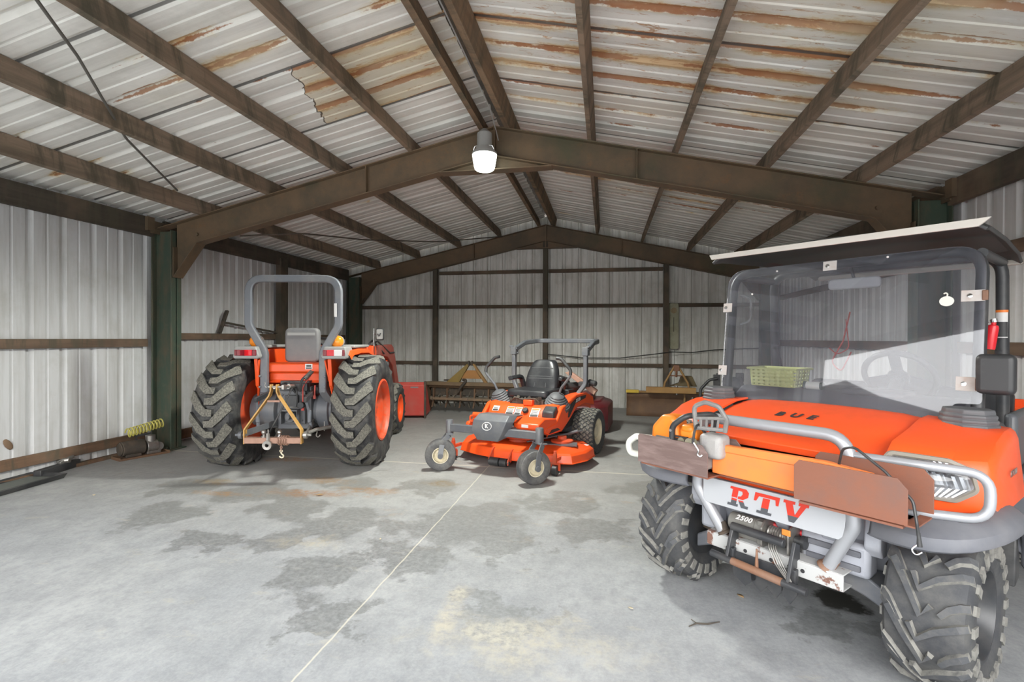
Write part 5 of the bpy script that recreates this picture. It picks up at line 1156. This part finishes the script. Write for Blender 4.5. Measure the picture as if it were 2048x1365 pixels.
lo = bpy.data.objects.new('bulb', ld); COL.objects.link(lo); lo.parent = yl; lo.location = (0, 0, -.46)

# cables
def cable(name, pts, r, mat, label, cat='cable', fil=.3, n=6):
    m = MB(); m.tube(fillet(pts, fil, n), r, 8); return tag(obj(name, m, mat), label, cat)
cable('lamp_cable', [(-1.06, .1, 3.525), (-1.07, 1.5, 3.52), (-1.06, 3.2, 3.525), (-1.07, 4.6, 3.50), (-1.10, 5.05, 3.44), (-1.10, 5.12, 3.40)], .006, GRAY_LAMP, 'thin pale cable running along the ridge to the barn light')
cable('brace_cable', [(-2.75, 1.9, 3.10), (-3.3, 2.65, 3.13), (-4.0, 3.61, 3.03), (-4.63, 4.78, 2.96)], .010, pmat('gray_wire_rope', (.12, .115, .10), .6), 'grey brace cable slung diagonally under the left purlins', 'cable', .6)
cable('brace_cable', [(-4.3, 5.34, 2.56), (-3.85, 5.9, 2.69), (-3.6, 7.1, 2.83), (-2.97, 8.7, 3.08), (-2.0, 9.77, 3.36)], .010, DARK_RUST, 'dark sagging cable between the middle and rear frames above the tractor', 'cable', .6)
cable('wall_wire', [(-1.12, 9.93, 1.03), (-.4, 9.93, .965), (.28, 9.93, .97), (1.02, 9.83, 1.07), (1.2, 9.83, 1.10), (1.6, 9.93, 1.09), (2.0, 9.93, 1.14), (3.0, 9.93, 1.19)], .009, CORK, 'black wire strung low across the back wall', 'wire', .2)

# thermometer board on the back wall
tb = thing('thermometer', 'tall narrow pale wall thermometer beside the right post of the back wall', 'thermometer', (1.27, 9.935, 1.58), 0)
PALE = pmat('mildewed_board', (.34, .33, .24), .7, dirt=(.20, .19, .12), amt=.7, sc=5)
m = MB(); pp = fillet([(-.09, -.43, 0), (.09, -.43, 0), (.09, .44, 0), (-.09, .44, 0)], .05, 5, True); m.prism([(p.x, p.y) for p in pp], -.012, .012, 'xz'); obj('board', m, PALE, tb, bevel=.005)
m = MB(); m.lathe([(.055, 0), (.055, -.006), (1e-5, -.006)], 24, 'y', (0, -.012, .30)); obj('dial', m, pmat('stained_dial', (.30, .24, .14), .6, dirt=(.2, .13, .07), amt=.8, sc=14), tb)
m = MB(); m.cyl((0, -.016, .17), (0, -.016, -.10), .005, 8); obj('tube', m, DARK_RUST, tb)

# T-handled tool on the girt
tt = thing('garden_tool', 'dark T-ended long-handled tool resting on the left wall board', 'tool', (-5.34, 6.3, 1.56), 0)
m = MB(); m.tube([(0, 0, 0), (.0, 1.19, -.135)], .016, 10); obj('handle', m, POST_M, tt)
m = MB(); m.bar((0, .07, .17), (0, -.075, -.155), .03, .05, up=(1, 0, 0)); obj('tool_head', m, DARK_RUST, tt, bevel=.004)

# drain tray on the floor, far left
dt = thing('drip_tray', 'black shallow tray lying on the floor by the left wall', 'tray', (-5.19, 3.50, 0), math.radians(6))
m = MB(); L2, W2 = .42, .17
rows = [[(-W2, -L2, .0), (-W2, L2, .0), (W2, L2, .0), (W2, -L2, 0), (-W2, -L2, 0)], [(-W2-.02, -L2-.02, .045), (-W2-.02, L2+.02, .045), (W2+.02, L2+.02, .045), (W2+.02, -L2-.02, .045), (-W2-.02, -L2-.02, .045)], [(-W2-.0, -L2, .05), (-W2, L2, .05), (W2, L2, .05), (W2, -L2, .05), (-W2, -L2, .05)], [(-W2+.02, -L2+.02, .02), (-W2+.02, L2-.02, .02), (W2-.02, L2-.02, .02), (W2-.02, -L2+.02, .02), (-W2+.02, -L2+.02, .02)]]
m.grid(rows); m.f([m.v(p) for p in rows[-1][:4]]); m.f([m.v(p) for p in rows[0][:4]]); obj('pan', m, BLACK_PLASTIC, dt, bevel=.004)
m = MB(); m.b2((-.12, -.38, .021), (.13, .36, .026)); obj('oily_film', m, pmat('oily_gray_green', (.12, .135, .12), .35), dt)
cj = thing('car_jack', 'small dark hand tool lying behind the black tray on the floor', 'tool', (-5.365, 4.16, 0), math.radians(14))
m = MB(); m.b2((-.035, -.30, 0), (.035, .18, .075)); obj('beam', m, BLACK_METAL, cj, bevel=.006)
m = MB(); m.cyl((-.05, .0, .09), (.05, .02, .10), .028, 10); m.bar((0, -.05, .08), (.02, .1, .12), .03, .03); obj('lever', m, DULL_METAL, cj, bevel=.003)

# small pump on a skid with a coiled yellow hose
pu = thing('pump', 'small rusty pump motor on a skid at the foot of the green column', 'pump', (-5.15, 4.83, 0), math.radians(70))
m = MB(); m.b2((-.25, -.10, .0), (.25, .10, .018)); m.b2((-.25, -.10, .018), (-.235, .10, .035)); m.b2((.235, -.10, .018), (.25, .10, .035)); obj('skid', m, BROWN_RUST, pu, bevel=.004)
m = MB(); m.cyl((-.20, 0, .11), (.02, 0, .11), .082, 20); m.cyl((-.215, 0, .11), (-.2, 0, .11), .07, 20); m.b2((-.17, -.06, .018), (-.02, .06, .05)); obj('motor', m, DARK_RUST, pu, bevel=.006)
m = MB(); m.cyl((.04, 0, .10), (.15, 0, .10), .072, 20); m.cyl((.09, 0, .10), (.09, 0, .225), .05, 16); m.b2((.04, -.05, .018), (.18, .05, .05)); m.cyl((.16, -.05, .09), (.16, .05, .09), .05, 16); obj('pump_head', m, DULL_METAL, pu, bevel=.004)
m = MB(); m.bar((-.06, 0, .235), (.10, 0, .245), .012, .02); m.bar((-.05, 0, .19), (-.05, 0, .24), .012, .02); obj('pump_handle', m, BLACK_METAL, pu)
ho = thing('coiled_hose', 'yellow coiled air hose draped on top of the small pump', 'hose', (-5.15, 4.83, .275), math.radians(70))
m = MB(); N = 11; pts = []
for i in range(N*14+1):
    a = 2*PI*i/14; q = i/(N*14); pts.append((-.14+.36*q, .045*math.cos(a), .005+.07*q+.048*math.sin(a)))
m.tube(pts, .0075, 6); obj('hose_coil', m, pmat('yellow_hose', (.55, .50, .12), .45), ho)

# mud-dauber nest on the cladding
m = MB(); m.ball((0, 0, 0), 1, 12, sc=(.012, .03, .06)); o = obj('mud_nest', m, pmat('dried_mud', (.20, .13, .08), .9)); o.location = (XL+.005, 3.72, .35); o.rotation_euler = (.55, 0, 0); tag(o, 'brown oval mud nest stuck low on the left wall cladding', 'nest')

# seedbed roller / tiller with A-frame, at the back left
ti = thing('soil_pulverizer', 'rusty tined soil roller implement with yellow A-frame along the back wall', 'farm implement', (-2.15, 8.72, 0), math.radians(-3))
m = MB(); m.b2((-1.05, -.05, .49), (1.02, .05, .555)); m.b2((-1.05, .05, .44), (1.02, .30, .50)); obj('main_beam', m, pmat('rusty_tan_beam', (.19, .125, .07), .7, dirt=(.11, .085, .055), amt=.8, sc=4), ti, bevel=.004)
m = MB(); m.b2((-1.0, .06, .30), (.98, .28, .46)); obj('roller_box', m, DARK_RUST, ti, bevel=.006)
for x in (-1.05, 1.0):
    m = MB(); m.prism([(-.08, .5), (.32, .5), (.32, .12), (.15, .0), (.0, .02), (-.10, .22)], x-.01, x+.01, 'yz'); obj('end_plate', m, BROWN_RUST, ti)
m = MB(); m.cyl((-1.0, .05, .24), (.98, .05, .24), .05, 14); 
for k in range(15):
    x = -.94+.134*k
    for j in range(4):
        a = k*.9+j*PI/2; m.bar((x, .05+.05*math.cos(a), .24+.05*math.sin(a)), (x+.03, .05+.15*math.cos(a), .24+.15*math.sin(a)), .05, .014, up=(1, 0, 0))
obj('tined_roller', m, pmat('muddy_iron', (.10, .085, .065), .8, dirt=(.20, .155, .11), amt=.8, sc=9), ti)
for k in range(8):
    x = -.92+.26*k; m = MB(); m.prism([(-.02, .44), (.05, .44), (.02, .22), (-.05, .12), (-.10, .10), (-.06, .16), (-.03, .24)], x-.012, x+.012, 'yz'); obj('shank', m, BROWN_RUST, ti)
m = MB(); m.b2((-.95, -.09, .235), (.95, -.07, .275)); obj('tine_bar', m, pmat('rubbed_rust', (.22, .15, .095), .65, dirt=(.12, .09, .06), amt=.8, sc=5), ti)
for (a, b, mm_) in (((-.66, .555), (-.25, .89), YELLOW_STEEL), ((.10, .555), (-.17, .89), OCHRE_RUST)):
    m = MB(); dx = .24; m.prism([(a[0], a[1]), (a[0]+(dx if a[0] < 0 else -.06), a[1]), (b[0]+.01, b[1]-.03), (b[0], b[1]), (b[0]-.03 if a[0] < 0 else b[0]+.03, b[1]-.01)], -.05, .02, 'xz'); obj('frame_plate', m, mm_ if a[0] > 0 else pmat('olive_ochre_steel', (.24, .165, .045), .6, dirt=(.15, .10, .04), amt=.6, sc=5), ti, bevel=.003)
m = MB(); m.prism([(-.40, .62), (.06, .62), (-.10, .77), (-.28, .77)], -.02, .0, 'xz'); obj('gusset', m, pmat('rusty_orange_plate', (.36, .17, .05), .6, dirt=(.25, .12, .05), amt=.5, sc=5), ti)
for x in (-.245, -.18): m = MB(); m.b2((x-.012, -.06, .86), (x+.012, .0, .94)); obj('hitch_lug', m, DARK_RUST, ti, bevel=.003)
m = MB(); m.cyl((-.72, -.02, .585), (-.58, -.02, .585), .014, 8); m.tube(fillet([(-.34, -.06, .60), (-.26, -.1, .60), (-.36, -.1, .48), (-.42, -.08, .40)], .05, 4), .025, 10); obj('hitch_pin', m, DARK_RUST, ti)

# rear grader blade, back right
gb = thing('grader_blade', 'rusty brown rear grader blade with yellow tip along the back wall', 'farm implement', (1.15, 9.05, 0), math.radians(-4))
m = MB(); rows = []
for y, z in ((-.06, .0), (-.03, .08), (.0, .20), (-.01, .32), (-.07, .42)): rows.append([(-.78+.13*k, y, z) for k in range(14)])
m.grid(rows); obj('moldboard', m, BROWN_RUST, gb, solid=.014)
m = MB(); m.b2((-.78, -.10, .41), (.91, -.02, .44)); tr_ = obj('top_rail', m, OCHRE_RUST, gb, bevel=.004)
m = MB(); m.b2((-.785, -.106, .405), (-.57, -.015, .455)); obj('yellow_tip', m, YELLOW, tr_, bevel=.003)
m = MB(); m.b2((-.45, -.22, .425), (.36, -.12, .525)); m.cyl((-.45, -.17, .475), (-.42, -.17, .475), .045, 12); obj('tool_bar', m, pmat('ochre_bar', (.36, .20, .06), .6, dirt=(.24, .12, .05), amt=.6, sc=5), gb, bevel=.006)
for sg in (-1, 1): m = MB(); m.tube(fillet([(.045+sg*.20, -.17, .525), (.045+sg*.185, -.17, .60), (.045+sg*.03, -.15, .88)], .06, 4), .018, 10); obj('mast_tube', m, OCHRE_RUST, gb)
m = MB(); m.b2((.0, -.19, .80), (.09, -.11, .90)); m.cyl((.045, -.19, .80), (.045, -.15, .70), .02, 8); m.cyl((-.09, -.15, .72), (.18, -.15, .72), .01, 8); obj('mast_head', m, pmat('red_rust', (.20, .095, .055), .7), gb, bevel=.004)
m = MB(); m.prism([(-.05, .525), (.10, .58), (.14, .70), (.32, .70), (.40, .525)], .05, .20, 'xz'); obj('turntable', m, pmat('olive_brown_steel', (.135, .10, .045), .65, dirt=(.09, .06, .03), amt=.6, sc=6), gb, bevel=.01)
m = MB(); m.cyl((.045, -.16, .53), (.045, -.16, .555), .03, 12); m.cyl((.05, -.17, .40), (.05, -.17, .425), .02, 10); obj('pivot_bolt', m, CHROME, gb)
m = MB(); m.b2((.17, -.075, .05), (.20, -.06, .40)); obj('brace_strap', m, OCHRE_RUST, gb)
m = MB(); m.cyl((.31, -.07, .24), (.31, -.07, .33), .01, 8); m.ball((.31, -.07, .24), .018, 8); m.ball((.31, -.07, .34), .02, 8); obj('pin', m, CHROME, gb)

# maroon implement behind the mower
mk = thing('rotary_cutter', 'maroon rotary cutter deck parked behind the mower', 'farm implement', (-.48, 7.55, 0), math.radians(-6))
m = MB(); rings = []
pl_ = [(-.62, -.42), (.40, -.42), (.55, -.22), (.55, .5), (-.62, .5)]
for k, z in ((1.0, .03), (1.0, .38), (.94, .41), (.80, .44), (.78, .46)): rings.append([(x*k, y*k, z) for x, y in pl_]+[(pl_[0][0]*k, pl_[0][1]*k, z)])
m.grid(rings); m.f([m.v(p) for p in rings[-1][:-1]]); m.f([m.v(p) for p in rings[0][:-1]]); obj('cutter_deck', m, MAROON, mk, bevel=.01)
m = MB(); m.b2((-.15, -.2, .44), (.12, .15, .58)); m.cyl((-.02, -.02, .58), (-.02, -.02, .66), .09, 16); obj('gearbox', m, MAROON, mk, bevel=.015)
m = MB(); m.b2((.14, -.30, .40), (.32, .20, .56)); obj('belt_cover', m, MAROON, mk, bevel=.02)

# dark machine glimpsed behind the vehicle
dm = thing('garden_machine', 'black machine with a curved handle parked behind the grader blade and the vehicle', 'machine', (1.80, 8.2, 0), math.radians(-10))
m = MB(); m.b2((-.22, -.25, .12), (.25, .25, .44)); obj('engine_base', m, BLACK_METAL, dm, bevel=.02)
m = MB(); m.cyl((-.02, 0, .60), (.22, 0, .62), .155, 20); m.cyl((.22, 0, .62), (.27, 0, .63), .17, 20); m.b2((.16, -.06, .70), (.27, .06, .83)); obj('drum', m, BLACK_PLASTIC, dm, bevel=.01)
m = MB(); m.tube(fillet([(-.36, -.15, .28), (-.34, -.15, .58), (-.22, -.15, .72), (-.10, -.15, .75)], .1, 5), .022, 10); obj('curved_handle', m, BLACK_PLASTIC, dm)
m = MB(); m.b2((-.16, -.12, .55), (-.06, -.04, .80)); m.cyl((-.12, -.08, .80), (-.02, -.08, .82), .02, 8); m.b2((-.18, -.14, .44), (-.02, .05, .58)); obj('throttle_body', m, BLACK_METAL, dm, bevel=.008)
for y in (-.3, .3):
    m = MB(); m.lathe([(.05, -.04), (.12, -.05), (.14, -.03), (.14, .03), (.12, .05), (.05, .04)], 20, 'y', (0, y, .142)); obj('wheel', m, BLACK_PLASTIC, dm)

# leaves and twigs on the slab
def leaf(x, y, s, rot, mat, label, curl=.3):
    m = MB(); P = [(0, -1), (.35, -.6), (.5, -.1), (.38, .45), (0, 1), (-.38, .45), (-.5, -.1), (-.35, -.6)]
    c = m.v((0, 0, .004)); ids = [m.v((a*s, b*s, .004+s*curl*abs(a))) for a, b in P]
    for i in range(8): m.f((c, ids[i], ids[(i+1) % 8]))
    o = obj('leaf', m, mat, solid=.0015); o.location = (x, y, .002); o.rotation_euler = (0, 0, rot); tag(o, label, 'leaf')
LEAF_B = pmat('tan_leaf', (.42, .27, .13), .8); LEAF_Y = pmat('yellow_leaf', (.50, .48, .10), .8); LEAF_P = pmat('pale_leaf', (.55, .47, .33), .8)
leaf(.70, 2.80, .022, .6, LEAF_B, 'tan dry leaf on the floor in front of the winch'); leaf(.77, 3.07, .020, 1.9, LEAF_Y, 'yellow leaf on the floor under the winch plates')
leaf(-4.26, 3.55, .022, .9, LEAF_P, 'pale scrap of leaf on the open floor at the left'); leaf(-2.39, 3.92, .03, 2.2, LEAF_B, 'brown leaf on the floor in front of the tractor and mower')
leaf(-1.47, 3.14, .012, .2, LEAF_P, 'tiny pale leaf crumb on the floor by the centre joint'); leaf(.13, 2.57, .014, 1.1, LEAF_P, 'small pale leaf scrap left of the twig')
m = MB(); m.tube([(-.07, -.03, .004), (-.03, .0, .006), (.02, .005, .005), (.08, .035, .005)], .004, 6, scale=[.6, 1, 1, .5]); m.tube([(-.03, 0, .006), (-.05, .03, .006)], .002, 5); o = obj('twig', m, DARK_RUST); o.location = (.46, 2.49, 0); tag(o, 'thin dark twig lying on the floor near the camera', 'twig')
